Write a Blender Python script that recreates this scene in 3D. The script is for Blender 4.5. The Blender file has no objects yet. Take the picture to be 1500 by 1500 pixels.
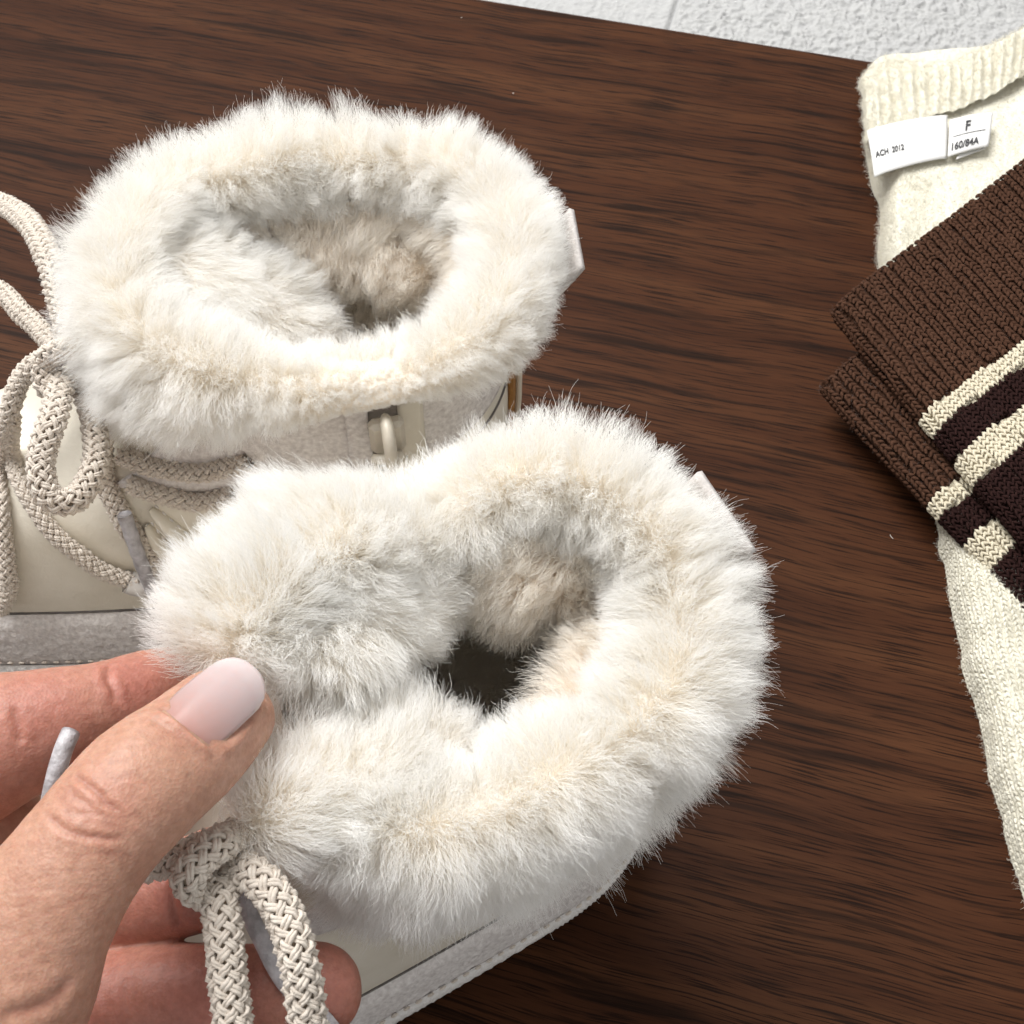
import bpy, math, random
import numpy as np
from mathutils import Vector, Matrix
from mathutils.kdtree import KDTree
from mathutils.bvhtree import BVHTree

S = 0.001                      # everything below is written in millimetres
rng = np.random.default_rng(7)
random.seed(7)
scene = bpy.context.scene
col = scene.collection

# ------------------------------------------------------------------ camera
CAM_H, PITCH, FPX = 380.0, math.radians(55.0), 2000.0
cd = bpy.data.cameras.new('camera')
cam = bpy.data.objects.new('camera', cd)
col.objects.link(cam)
cam.location = (0, 0, CAM_H * S)
cam.rotation_euler = (math.radians(90) - PITCH, 0, 0)
cd.sensor_width = 36.0
cd.lens = 36.0 * FPX / 1500.0
cd.clip_start, cd.clip_end = 0.01, 50.0
cd.dof.use_dof = True
cd.dof.focus_distance = 0.30
cd.dof.aperture_fstop = 80.0
scene.camera = cam

# ------------------------------------------------------------------ light
world = bpy.data.worlds.new('World')
scene.world = world
world.use_nodes = True
wbg = world.node_tree.nodes['Background']
wbg.inputs['Color'].default_value = (1.0, 0.995, 0.985, 1)
wbg.inputs['Strength'].default_value = 0.53


def area_light(name, loc, target, size, size_y, power, color):
    ld = bpy.data.lights.new(name, 'AREA')
    ld.shape = 'RECTANGLE'
    ld.size, ld.size_y, ld.energy, ld.color = size, size_y, power, color
    o = bpy.data.objects.new(name, ld)
    col.objects.link(o)
    o.location = loc
    d = Vector(target) - Vector(loc)
    o.rotation_euler = d.to_track_quat('-Z', 'Y').to_euler()
    return o


area_light('window_light', (-1.0, 1.35, 2.9), (-0.02, 0.22, 0.08), 2.2, 1.8, 157.0, (1.0, 0.99, 0.97))

scene.view_settings.view_transform = 'Standard'
scene.view_settings.look = 'None'
scene.view_settings.gamma = 1.0
scene.view_settings.use_curve_mapping = False
scene.view_settings.exposure = 0.20
scene.render.engine = 'CYCLES'
cy = scene.cycles
cy.max_bounces, cy.diffuse_bounces, cy.glossy_bounces = 12, 11, 3
cy.transmission_bounces, cy.transparent_max_bounces = 11, 6
cy.use_denoising = True
cy.denoiser = 'OPENIMAGEDENOISE'
cy.sample_clamp_indirect = 6.0
cy.use_adaptive_sampling = True
cy.adaptive_threshold = 0.05
try:
    scene.cycles_curves.shape = 'RIBBONS'
    scene.cycles_curves.subdivisions = 2
except Exception:
    pass


# ------------------------------------------------------------------ helpers
def P(px, py, z):
    """point of the place at height z (mm) that the photograph shows at px, py"""
    u, v = (px - 750) / FPX, (750 - py) / FPX
    d = np.array([u, math.cos(PITCH) + v * math.sin(PITCH), -math.sin(PITCH) + v * math.cos(PITCH)])
    t = (z - CAM_H) / d[2]
    return np.array([d[0] * t, d[1] * t, z])


def PP(lst):
    return np.array([P(*p) for p in lst])


def nrm(a):
    return a / np.maximum(np.linalg.norm(a, axis=-1, keepdims=True), 1e-9)


def hash3(i, seed):
    h = (i[..., 0].astype(np.int64) * 374761393 + i[..., 1].astype(np.int64) * 668265263
         + i[..., 2].astype(np.int64) * 2147483647 + seed * 1274126177) & 0xffffffff
    h = ((h ^ (h >> 13)) * 1274126177) & 0xffffffff
    h = (h ^ (h >> 16)) & 0xffffffff
    return h / 2147483648.0 - 1.0


def vnoise(p, seed=0):
    p = np.asarray(p, float)
    i = np.floor(p)
    f = p - i
    f = f * f * f * (f * (f * 6 - 15) + 10)
    out = 0
    for dx in (0, 1):
        for dy in (0, 1):
            for dz in (0, 1):
                w = (f[..., 0] if dx else 1 - f[..., 0]) * (f[..., 1] if dy else 1 - f[..., 1]) * (f[..., 2] if dz else 1 - f[..., 2])
                out = out + w * hash3(i + np.array([dx, dy, dz]), seed)
    return out


def vnoise3(p, seed=0):
    return np.stack([vnoise(p, seed), vnoise(p + 31.7, seed + 1), vnoise(p + 77.3, seed + 2)], -1)


def fbm(p, seed=0, oct=3):
    o, a = 0, 1.0
    for k in range(oct):
        o = o + a * vnoise(np.asarray(p) * 2 ** k, seed + 9 * k)
        a *= .5
    return o


def catmull(pts, n):
    pts = np.asarray(pts, float)
    m = len(pts)
    if m == 2:
        t = np.linspace(0, 1, n)[:, None]
        return pts[0] * (1 - t) + pts[1] * t
    ext = np.vstack([2 * pts[0] - pts[1], pts, 2 * pts[-1] - pts[-2]])
    seg = np.linalg.norm(np.diff(pts[:, :3], axis=0), axis=1)
    cum = np.concatenate([[0], np.cumsum(seg)])
    s = np.linspace(0, cum[-1], n)
    k = np.clip(np.searchsorted(cum, s, side='right') - 1, 0, m - 2)
    t = ((s - cum[k]) / np.maximum(seg[k], 1e-9))[:, None]
    a, b, c, d = ext[k], ext[k + 1], ext[k + 2], ext[k + 3]
    return .5 * (2 * b + (c - a) * t + (2 * a - 5 * b + 4 * c - d) * t ** 2 + (3 * b - a - 3 * c + d) * t ** 3)


def path_len(p):
    return float(np.linalg.norm(np.diff(p, axis=0), axis=1).sum())


def frames(p, up=(0, 0, 1)):
    t = nrm(np.gradient(p, axis=0))
    n = np.zeros_like(p)
    u = np.array(up, float)
    v = u - t[0] * (u @ t[0])
    if np.linalg.norm(v) < 1e-3:
        v = np.cross(t[0], [1, 0, 0])
    n[0] = nrm(v)
    for i in range(1, len(p)):
        v = n[i - 1] - t[i] * (n[i - 1] @ t[i])
        n[i] = nrm(v)
    return t, n, np.cross(t, n)


def link(o, parent=None):
    col.objects.link(o)
    if parent is not None:
        o.parent = parent
        o.matrix_parent_inverse = world_of(parent).inverted()
    return o


def world_of(o):
    # things are unrotated empties; every mesh under them is written in world coordinates
    return o.matrix_basis.copy() if o.type == 'EMPTY' else Matrix.Identity(4)


def mesh_obj(name, verts, faces, mat, parent=None, smooth=True, mats=None, fmat=None):
    me = bpy.data.meshes.new(name)
    verts = np.asarray(verts, float) * S
    if isinstance(faces, np.ndarray):
        k = faces.shape[1]
        me.vertices.add(len(verts))
        me.vertices.foreach_set('co', verts.ravel())
        me.loops.add(faces.size)
        me.loops.foreach_set('vertex_index', faces.ravel().astype(np.int32))
        me.polygons.add(len(faces))
        me.polygons.foreach_set('loop_start', np.arange(0, faces.size, k, dtype=np.int32))
        me.update(calc_edges=True)
        me.validate()
    else:
        me.from_pydata([tuple(v) for v in verts], [], [tuple(int(i) for i in f) for f in faces])
    for m in (mats or [mat]):
        me.materials.append(m)
    if fmat is not None:
        me.polygons.foreach_set('material_index', np.asarray(fmat, np.int32))
    me.polygons.foreach_set('use_smooth', np.full(len(me.polygons), smooth))
    me.update()
    o = bpy.data.objects.new(name, me)
    return link(o, parent)


def thing(name, label, cat, loc=(0, 0, 0), group=None):
    o = bpy.data.objects.new(name, None)
    o.empty_display_size = .01
    o.location = [c * S for c in loc]
    col.objects.link(o)
    tag(o, label, cat, group)
    return o


def tag(o, label=None, cat=None, group=None, kind=None):
    if label: o['label'] = label
    if cat: o['category'] = cat
    if group: o['group'] = group
    if kind: o['kind'] = kind
    return o


def grid_faces(U, V, cu=False, cv=False):
    iu = np.arange(U if cu else U - 1)
    iv = np.arange(V if cv else V - 1)
    a, b = np.meshgrid(iu, iv, indexing='ij')
    a2, b2 = (a + 1) % U, (b + 1) % V
    return np.stack([a * V + b, a2 * V + b, a2 * V + b2, a * V + b2], -1).reshape(-1, 4)


def tube_grid(path, rad, n=16, ry=None, up=(0, 0, 1), twist=0.):
    t, a, b = frames(path, up)
    th = np.linspace(0, 2 * np.pi, n, endpoint=False) + twist
    rad = np.broadcast_to(np.asarray(rad, float), (len(path),))
    ry = rad if ry is None else np.broadcast_to(np.asarray(ry, float), (len(path),))
    return path[:, None] + (a[:, None] * np.cos(th)[None, :, None] * ry[:, None, None]
                            + b[:, None] * np.sin(th)[None, :, None] * rad[:, None, None])


def tube_obj(name, path, rad, mat, parent=None, n=12, ry=None, up=(0, 0, 1), caps=True):
    g = tube_grid(path, rad, n, ry, up)
    U, V = g.shape[:2]
    v = g.reshape(-1, 3)
    f = [tuple(x) for x in grid_faces(U, V, cv=True)]
    if caps:
        f.append(tuple(range(V))[::-1])
        f.append(tuple((U - 1) * V + i for i in range(V)))
    return mesh_obj(name, v, f, mat, parent)


def box_geo(c, sx, sy, sz, R=None, bev=0.25):
    """rounded box: chamfered 24-vertex block, centre c, half sizes"""
    vs, fs = [], []
    h = np.array([sx, sy, sz], float)
    k = min(h) * bev * 2 if min(h) * bev * 2 < min(h) else min(h) * .5
    idx = {}
    for ax in range(3):
        for s in (-1, 1):
            o = [a for a in range(3) if a != ax]
            for s1 in (-1, 1):
                for s2 in (-1, 1):
                    p = np.zeros(3)
                    p[ax] = s * h[ax]
                    p[o[0]] = s1 * (h[o[0]] - k)
                    p[o[1]] = s2 * (h[o[1]] - k)
                    idx[(ax, (s, s1, s2))] = len(vs)
                    vs.append(p)
    vs = np.array(vs)
    if R is not None:
        vs = vs @ np.asarray(R).T
    return vs + np.asarray(c)


def hull_obj(name, pts, mat, parent=None, smooth=False):
    import bmesh
    bm = bmesh.new()
    for p in pts:
        bm.verts.new(tuple(np.asarray(p) * S))
    bmesh.ops.convex_hull(bm, input=bm.verts)
    me = bpy.data.meshes.new(name)
    bm.to_mesh(me)
    bm.free()
    me.materials.append(mat)
    me.polygons.foreach_set('use_smooth', np.full(len(me.polygons), smooth))
    return link(bpy.data.objects.new(name, me), parent)


# ------------------------------------------------------------------ materials
class NT:
    def __init__(self, name):
        self.m = bpy.data.materials.new(name)
        self.m.use_nodes = True
        self.t = self.m.node_tree
        self.b = self.t.nodes['Principled BSDF']
        self.out = self.t.nodes['Material Output']

    def n(self, typ, **kw):
        x = self.t.nodes.new(typ)
        for k, v in kw.items():
            if k in x.inputs:
                x.inputs[k].default_value = v
            else:
                setattr(x, k, v)
        return x

    def l(self, a, ao, b, bi):
        self.t.links.new(a.outputs[ao], b.inputs[bi])

    def ramp(self, src, so, stops):
        r = self.n('ShaderNodeValToRGB')
        e = r.color_ramp.elements
        while len(e) < len(stops):
            e.new(.5)
        for el, (p, c) in zip(e, stops):
            el.position = p
            el.color = (*c, 1) if len(c) == 3 else c
        self.l(src, so, r, 'Fac')
        return r

    def coords(self, scale=(1, 1, 1), rot=(0, 0, 0), kind='Object'):
        tc = self.n('ShaderNodeTexCoord')
        mp = self.n('ShaderNodeMapping')
        mp.inputs['Scale'].default_value = scale
        mp.inputs['Rotation'].default_value = rot
        self.l(tc, kind, mp, 'Vector')
        return mp

    def noise(self, mp, scale, detail=4, rough=.55, dist=0.):
        x = self.n('ShaderNodeTexNoise')
        x.inputs['Scale'].default_value = scale
        x.inputs['Detail'].default_value = detail
        x.inputs['Roughness'].default_value = rough
        x.inputs['Distortion'].default_value = dist
        self.l(mp, 'Vector', x, 'Vector')
        return x

    def bump(self, src, so, strength, dist, prev=None):
        b = self.n('ShaderNodeBump')
        b.inputs['Strength'].default_value = strength
        b.inputs['Distance'].default_value = dist
        self.l(src, so, b, 'Height')
        if prev is not None:
            self.l(prev, 'Normal', b, 'Normal')
        return b

    def set(self, **kw):
        for k, v in kw.items():
            self.b.inputs[k.replace('_', ' ')].default_value = v
        return self


def simple(name, c1, c2, nscale, rough=.7, bscale=None, bstr=.3, bdist=.0004, spec=.5, sheen=0., detail=4):
    a = NT(name)
    mp = a.coords()
    n = a.noise(mp, nscale, detail)
    r = a.ramp(n, 'Fac', [(.3, c1), (.7, c2)])
    a.l(r, 'Color', a.b, 'Base Color')
    a.set(Roughness=rough)
    a.b.inputs['Specular IOR Level'].default_value = spec
    a.b.inputs['Sheen Weight'].default_value = sheen
    if bscale:
        n2 = a.noise(mp, bscale, 5, .6)
        b = a.bump(n2, 'Fac', bstr, bdist)
        a.l(b, 'Normal', a.b, 'Normal')
    return a.m


def wood_mat():
    a = NT('dark_wood')
    ang = math.radians(15)
    # long grain along x of the table
    mp = a.coords((1, 1, 1), (0, 0, ang))
    warp = a.noise(mp, 9, 2)
    st = a.n('ShaderNodeMapping')
    st.inputs['Scale'].default_value = (10, 130, 20)
    mix = a.n('ShaderNodeVectorMath', operation='MULTIPLY_ADD')
    a.l(warp, 'Color', mix, 0)
    mix.inputs[1].default_value = (.02, .012, .0)
    a.l(mp, 'Vector', mix, 2)
    a.l(mix, 'Vector', st, 'Vector')
    fst = a.n('ShaderNodeMapping')
    fst.inputs['Scale'].default_value = (32, 2100, 60)
    a.l(mix, 'Vector', fst, 'Vector')
    fib = a.noise(fst, 1.0, 3, .6)
    # broad tone
    broad = a.noise(st, .5, 3, .5)
    r1 = a.ramp(broad, 'Fac', [(.3, (.034, .0120, .0055)), (.5, (.049, .0180, .0080)), (.72, (.066, .0260, .0112))])

    def streaks(sx, sy, sc, fibw, lo, hi, seed):
        m = a.n('ShaderNodeMapping')
        m.inputs['Scale'].default_value = (sx, sy, 20)
        m.inputs['Location'].default_value = (seed, seed * 1.7, 0)
        a.l(mix, 'Vector', m, 'Vector')
        b = a.noise(m, sc, 3, .5, .25)
        ad = a.n('ShaderNodeMath', operation='MULTIPLY_ADD')
        a.l(fib, 'Fac', ad, 0)
        ad.inputs[1].default_value = fibw
        a.l(b, 'Fac', ad, 2)
        mid = fibw * .5
        return a.ramp(ad, 'Value', [(lo + mid, (0, 0, 0)), ((lo + hi) / 2 + mid, (.48, .48, .48)), (hi + mid, (.78, .78, .78))])
    r2 = streaks(11, 215, 1.0, .34, .555, .70, 0)
    r5 = streaks(19, 640, 1.0, .40, .555, .68, 4.3)
    m0 = a.n('ShaderNodeMixRGB', blend_type='MIX')
    a.l(r2, 'Color', m0, 'Fac')
    a.l(r1, 'Color', m0, 'Color1')
    m0.inputs['Color2'].default_value = (.0082, .0042, .0027, 1)
    m1 = a.n('ShaderNodeMixRGB', blend_type='MIX')
    a.l(r5, 'Color', m1, 'Fac')
    a.l(m0, 'Color', m1, 'Color1')
    m1.inputs['Color2'].default_value = (.0088, .0042, .0026, 1)
    # fine pores
    st3 = a.n('ShaderNodeMapping')
    st3.inputs['Scale'].default_value = (48, 1700, 60)
    a.l(mix, 'Vector', st3, 'Vector')
    pore = a.noise(st3, 1.0, 2, .5)
    r3 = a.ramp(pore, 'Fac', [(.55, (0, 0, 0)), (.63, (.9, .9, .9))])
    m2 = a.n('ShaderNodeMixRGB', blend_type='MIX')
    a.l(r3, 'Color', m2, 'Fac')
    a.l(m1, 'Color', m2, 'Color1')
    m2.inputs['Color2'].default_value = (.0105, .0046, .0027, 1)
    r4 = a.ramp(fib, 'Fac', [(.3, (.84, .84, .84)), (.7, (1.16, 1.15, 1.13))])
    m3 = a.n('ShaderNodeMixRGB', blend_type='MULTIPLY')
    m3.inputs['Fac'].default_value = 1
    a.l(m2, 'Color', m3, 'Color1')
    a.l(r4, 'Color', m3, 'Color2')
    a.l(m3, 'Color', a.b, 'Base Color')
    a.set(Roughness=.46)
    b1 = a.bump(r3, 'Color', .35, -.00012)
    b2 = a.bump(r2, 'Color', .3, -.0001, b1)
    fine = a.noise(mp, 2600, 2)
    b3 = a.bump(fine, 'Fac', .10, .00006, b2)
    a.l(b3, 'Normal', a.b, 'Normal')
    a.b.inputs['Specular IOR Level'].default_value = .06
    return a.m


def fur_mat(name, root, tip, rough=.55):
    a = NT(name)
    hi = a.n('ShaderNodeHairInfo')
    r = a.ramp(hi, 'Intercept', [(0., root), (.45, tuple(.5 * (x + y) for x, y in zip(root, tip))), (.8, tip)])
    hsv = a.n('ShaderNodeHueSaturation')
    mr = a.n('ShaderNodeMapRange')
    a.l(hi, 'Random', mr, 'Value')
    mr.inputs['To Min'].default_value = .9
    mr.inputs['To Max'].default_value = 1.06
    a.l(mr, 'Result', hsv, 'Value')
    a.l(r, 'Color', hsv, 'Color')
    d = a.n('ShaderNodeBsdfDiffuse')
    t = a.n('ShaderNodeBsdfTranslucent')
    g = a.n('ShaderNodeBsdfGlossy')
    g.inputs['Roughness'].default_value = .45
    g.inputs['Color'].default_value = (.9, .93, 1, 1)
    a.l(hsv, 'Color', d, 'Color')
    a.l(hsv, 'Color', t, 'Color')
    mx = a.n('ShaderNodeMixShader')
    mx.inputs[0].default_value = .44
    a.l(d, 'BSDF', mx, 1)
    a.l(t, 'BSDF', mx, 2)
    mx2 = a.n('ShaderNodeMixShader')
    mx2.inputs[0].default_value = .06
    a.l(mx, 'Shader', mx2, 1)
    a.l(g, 'BSDF', mx2, 2)
    a.l(mx2, 'Shader', a.out, 'Surface')
    return a.m


def skin_mat():
    a = NT('skin')
    mp = a.coords()
    n1 = a.noise(mp, 130, 6, .68)
    at = a.n('ShaderNodeAttribute', attribute_name='flush')
    base = a.ramp(n1, 'Fac', [(.25, (.375, .190, .130)), (.5, (.44, .248, .172)), (.75, (.485, .29, .215))])
    red = a.n('ShaderNodeMixRGB', blend_type='MIX')
    a.l(at, 'Fac', red, 'Fac')
    a.l(base, 'Color', red, 'Color1')
    red.inputs['Color2'].default_value = (.385, .150, .115, 1)
    n2 = a.noise(mp, 700, 3, .6)
    sp = a.ramp(n2, 'Fac', [(.3, (.84, .79, .77)), (.7, (1.08, 1.08, 1.08))])
    mu = a.n('ShaderNodeMixRGB', blend_type='MULTIPLY')
    mu.inputs['Fac'].default_value = 1
    a.l(red, 'Color', mu, 'Color1')
    a.l(sp, 'Color', mu, 'Color2')
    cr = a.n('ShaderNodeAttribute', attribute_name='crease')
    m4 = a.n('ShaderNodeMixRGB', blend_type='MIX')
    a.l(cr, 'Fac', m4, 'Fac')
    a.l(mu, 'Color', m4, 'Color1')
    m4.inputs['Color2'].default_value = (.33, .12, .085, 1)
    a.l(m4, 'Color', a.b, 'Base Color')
    a.b.inputs['Subsurface Weight'].default_value = .42
    a.b.inputs['Subsurface Radius'].default_value = (1.0, .35, .2)
    a.b.inputs['Subsurface Scale'].default_value = .0032
    a.set(Roughness=.5)
    a.b.inputs['Specular IOR Level'].default_value = .4
    vo = a.n('ShaderNodeTexVoronoi')
    vo.inputs['Scale'].default_value = 1700
    a.l(mp, 'Vector', vo, 'Vector')
    b1 = a.bump(vo, 'Distance', .40, .00018)
    n3 = a.noise(mp, 420, 4, .65)
    b2 = a.bump(n3, 'Fac', .35, .00035, b1)
    a.l(b2, 'Normal', a.b, 'Normal')
    return a.m


def weave_mat(name, col1, col2, sc):
    a = NT(name)
    mp = a.coords((sc, sc, sc))
    w = a.n('ShaderNodeTexVoronoi')
    w.inputs['Scale'].default_value = 1
    a.l(mp, 'Vector', w, 'Vector')
    r = a.ramp(w, 'Distance', [(.0, col2), (.7, col1)])
    a.l(r, 'Color', a.b, 'Base Color')
    b = a.bump(w, 'Distance', .7, -.0004)
    a.l(b, 'Normal', a.b, 'Normal')
    a.set(Roughness=.7)
    return a.m


M = {}
M['wood'] = wood_mat()
M['fur'] = fur_mat('sheepskin_fur', (.954, .910, .832), (.986, .979, .959))
M['fur_inner'] = fur_mat('sheepskin_lining', (.945, .855, .740), (.98, .945, .885))
M['hide'] = simple('sheepskin_hide', (.90, .83, .73), (.94, .88, .79), 300, .9, 900, .5, .0006, .2)
M['leather'] = simple('cream_leather', (.66, .61, .51), (.75, .705, .61), 60, .5, 750, .45, .00035, .45)
M['suede'] = simple('grey_suede', (.56, .52, .50), (.82, .785, .76), 700, .95, 900, .7, .0008, .12, .0, 6)
M['tab'] = simple('pale_suede', (.46, .43, .41), (.60, .565, .545), 1300, .95, 1500, .6, .0004, .12)
M['piping'] = weave_mat('woven_piping', (.66, .635, .61), (.76, .735, .71), 1150)
M['sole'] = simple('pale_rubber', (.70, .68, .64), (.75, .73, .69), 60, .55, 400, .2, .0002)
M['caramel'] = simple('caramel_suede', (.24, .105, .022), (.34, .16, .04), 500, .85, 900, .6, .0004)
M['lace'] = simple('lace_yarn', (.58, .51, .44), (.70, .635, .56), 700, .85, 2600, .8, .00035, .2, .1)
M['lace_core'] = simple('lace_core_shaded', (.34, .27, .20), (.42, .34, .26), 900, .95, 1500, .5, .0003, .1)  # core yarn coloured darker than the lace, painting shade into the braid holes
M['aglet'] = simple('aglet_film', (.30, .285, .295), (.52, .50, .52), 420, .35, 500, .8, .0007, .5)
M['zip_metal'] = simple('zip_enamel', (.54, .49, .405), (.60, .55, .465), 200, .38, 500, .15, .0001, .5)
M['zip_tape'] = simple('zip_tape', (.22, .20, .18), (.30, .27, .245), 900, .9, 1600, .6, .0003, .2)
M['thread'] = simple('dark_thread', (.10, .09, .085), (.16, .145, .135), 500, .9)
M['satin'] = simple('satin_loop', (.58, .55, .52), (.66, .63, .60), 400, .35, 1800, .4, .0002, .5)
M['skin'] = skin_mat()
M['nail'] = None
M['wool'] = simple('cream_wool', (.69, .66, .555), (.75, .72, .62), 260, .95, 900, .8, .0008, .1, .0)
M['wool_fur'] = fur_mat('cream_wool_fibre', (.74, .71, .61), (.81, .785, .70))
M['satin_white'] = simple('white_ribbon', (.66, .655, .64), (.70, .695, .68), 200, .5, 2400, .25, .00015, .4)
M['ink'] = simple('black_ink', (.02, .02, .022), (.05, .05, .055), 800, .7)
M['brown'] = simple('brown_yarn', (.047, .0215, .0130), (.085, .042, .0260), 900, .95, 2600, .7, .0004, .08, .0)
M['dark'] = simple('dark_brown_yarn', (.016, .0070, .0066), (.030, .0130, .0112), 900, .95, 2600, .7, .0004, .08, .0)
M['cream'] = simple('cream_yarn', (.60, .535, .40), (.70, .64, .50), 900, .95, 2600, .7, .0004, .12, .15)
M['lace_fur'] = fur_mat('lace_fibre', (.62, .55, .48), (.74, .68, .61))
M['brown_fur'] = fur_mat('brown_fibre', (.085, .045, .03), (.13, .075, .05))
M['white_cloth'] = simple('white_textured_cloth', (.37, .37, .37), (.425, .425, .42), 220, .95, 600, .6, .0006, .1, .0)
M['lint'] = simple('pale_lint', (.6, .55, .5), (.7, .65, .6), 500, .9)


def nail_mat():
    a = NT('nail')
    mp = a.coords()
    n = a.noise(mp, 120, 3)
    at = a.n('ShaderNodeAttribute', attribute_name='along')
    r = a.ramp(at, 'Fac', [(0., (.38, .20, .175)), (.12, (.41, .245, .22)), (.5, (.43, .315, .305)), (.8, (.47, .375, .37)), (1., (.56, .485, .48))])
    a.l(r, 'Color', a.b, 'Base Color')
    a.set(Roughness=.27)
    a.b.inputs['Specular IOR Level'].default_value = .45
    a.b.inputs['Subsurface Weight'].default_value = .4
    a.b.inputs['Subsurface Radius'].default_value = (1, .5, .4)
    a.b.inputs['Subsurface Scale'].default_value = .0015
    st = a.n('ShaderNodeMapping')
    st.inputs['Scale'].default_value = (1, 1, 1)
    n3 = a.noise(mp, 500, 3)
    b = a.bump(n3, 'Fac', .08, .0002)
    a.l(b, 'Normal', a.b, 'Normal')
    return a.m


M['nail'] = nail_mat()


# ------------------------------------------------------------------ fur
def sample_grid(g, count, cu=False, cv=False, weight=None):
    """random points on a parametric grid -> pos, normal, (iu, iv, fu, fv)"""
    U, V = g.shape[:2]
    fu_, fv_ = (U if cu else U - 1), (V if cv else V - 1)
    a, b = np.meshgrid(np.arange(fu_), np.arange(fv_), indexing='ij')
    a, b = a.ravel(), b.ravel()
    a2, b2 = (a + 1) % U, (b + 1) % V
    p00, p10, p01, p11 = g[a, b], g[a2, b], g[a, b2], g[a2, b2]
    area = np.linalg.norm(np.cross(p11 - p00, p10 - p01), axis=1) * .5
    w = area if weight is None else area * weight[a, b]
    c = rng.choice(len(a), size=count, p=w / w.sum())
    u, v = rng.random(count), rng.random(count)
    bl = lambda q: ((q[a[c], b[c]].T * (1 - u) * (1 - v)) + (q[a2[c], b[c]].T * u * (1 - v))
                    + (q[a[c], b2[c]].T * (1 - u) * v) + (q[a2[c], b2[c]].T * u * v)).T
    nr = nrm(np.cross(p10[c] - p00[c], p01[c] - p00[c]))
    return bl(g), nr, bl


def grid_area(g, cu=False, cv=False):
    U, V = g.shape[:2]
    f = grid_faces(U, V, cu, cv)
    q = g.reshape(-1, 3)
    return (np.linalg.norm(np.cross(q[f[:, 2]] - q[f[:, 0]], q[f[:, 1]] - q[f[:, 3]]), axis=1) * .5).sum()


def hair_obj(name, pts, rad, mat, parent):
    N, K = pts.shape[:2]
    hc = bpy.data.hair_curves.new(name)
    hc.add_curves([K] * N)
    hc.attributes['position'].data.foreach_set('vector', (pts.reshape(-1, 3) * S).astype(np.float32).ravel())
    if 'radius' not in hc.attributes:
        hc.attributes.new('radius', 'FLOAT', 'POINT')
    hc.attributes['radius'].data.foreach_set('value', (np.asarray(rad) * S).astype(np.float32).ravel())
    hc.materials.append(mat)
    o = bpy.data.objects.new(name, hc)
    return link(o, parent)


def strands(root, d0, d1, length, K=7, clump=.5, clump_n=22, crimp=.35, waves=2.2, seed=1, flow=.5, flow_scale=.09, curl=.0):
    """pts (N,K,3)"""
    N = len(root)
    r = np.random.default_rng(seed)
    fl = vnoise3(root * flow_scale, seed) * flow + vnoise3(root * flow_scale * 3.1, seed + 5) * flow * .55
    d0 = nrm(d0 + .35 * fl + r.normal(0, .10, (N, 3)))
    d1 = nrm(d1 + fl + r.normal(0, .30, (N, 3)))
    t = np.linspace(0, 1, K)
    L = length[:, None, None]
    p = root[:, None] + L * (d0[:, None] * t[None, :, None] + (d1 - d0)[:, None] * (t ** 2 / 2)[None, :, None])
    ax1 = nrm(np.cross(d0, r.normal(0, 1, (N, 3))))
    ax2 = np.cross(d0, ax1)
    ph = r.random(N) * 6.283
    k = waves * (.7 + .6 * r.random(N))
    arg = 6.283 * k[:, None] * t[None] + ph[:, None]
    amp = crimp * (.4 + 1.1 * r.random(N))[:, None] * (t[None] ** .8)
    p = p + (ax1[:, None] * (np.sin(arg) * amp)[..., None] + ax2[:, None] * (np.cos(arg * 1.13) * amp)[..., None])
    if clump > 0:
        G = max(4, N // clump_n)
        gi = r.choice(N, G, replace=False)
        kd = KDTree(G)
        for j, i in enumerate(gi):
            kd.insert(Vector(root[i]), j)
        kd.balance()
        near = np.fromiter((kd.find(x)[1] for x in root.tolist()), int, N)
        gp = p[gi[near]]
        cs = (clump * (.5 + .8 * r.random(G)))[near]
        w = np.clip(cs[:, None] * t[None] ** 1.4, 0, .93)[..., None]
        p = p + (gp - p) * w
    return p


def taper(N, K, r0, r1, seed=0):
    t = np.linspace(0, 1, K)
    return (r0 + (r1 - r0) * t ** 1.3)[None] * (.75 + .5 * np.random.default_rng(seed).random(N))[:, None]


FUR_DENS = 11.0


def fur_roll(name, grid, dirs0, dirs1, lens, parent, seed, dens=None, cu=False, cv=False, mat='fur', hide=True, **kw):
    """a piece of sheepskin: hide mesh + its fibres. dirs*/lens are grids"""
    U, V = grid.shape[:2]
    o = mesh_obj(name, grid.reshape(-1, 3), grid_faces(U, V, cu, cv), M['hide'], parent) if hide else parent
    n = int(grid_area(grid, cu, cv) * (dens or FUR_DENS))
    pos, _, bl = sample_grid(grid, n, cu, cv)
    r = np.random.default_rng(seed + 100)
    ln = bl(lens[..., None])[:, 0] * (.72 + .42 * r.random(n)) * (1 + .28 * vnoise(pos * .16, seed) + .15 * vnoise(pos * .5, seed + 3))
    ln = ln * np.where(r.random(n) < .04, 1.25, 1.0)
    p = strands(pos, nrm(bl(dirs0)), nrm(bl(dirs1)), ln, seed=seed, **kw)
    hair_obj('fur', p, taper(n, p.shape[1], .040, .014, seed), M[mat], o)
    return o


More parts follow.
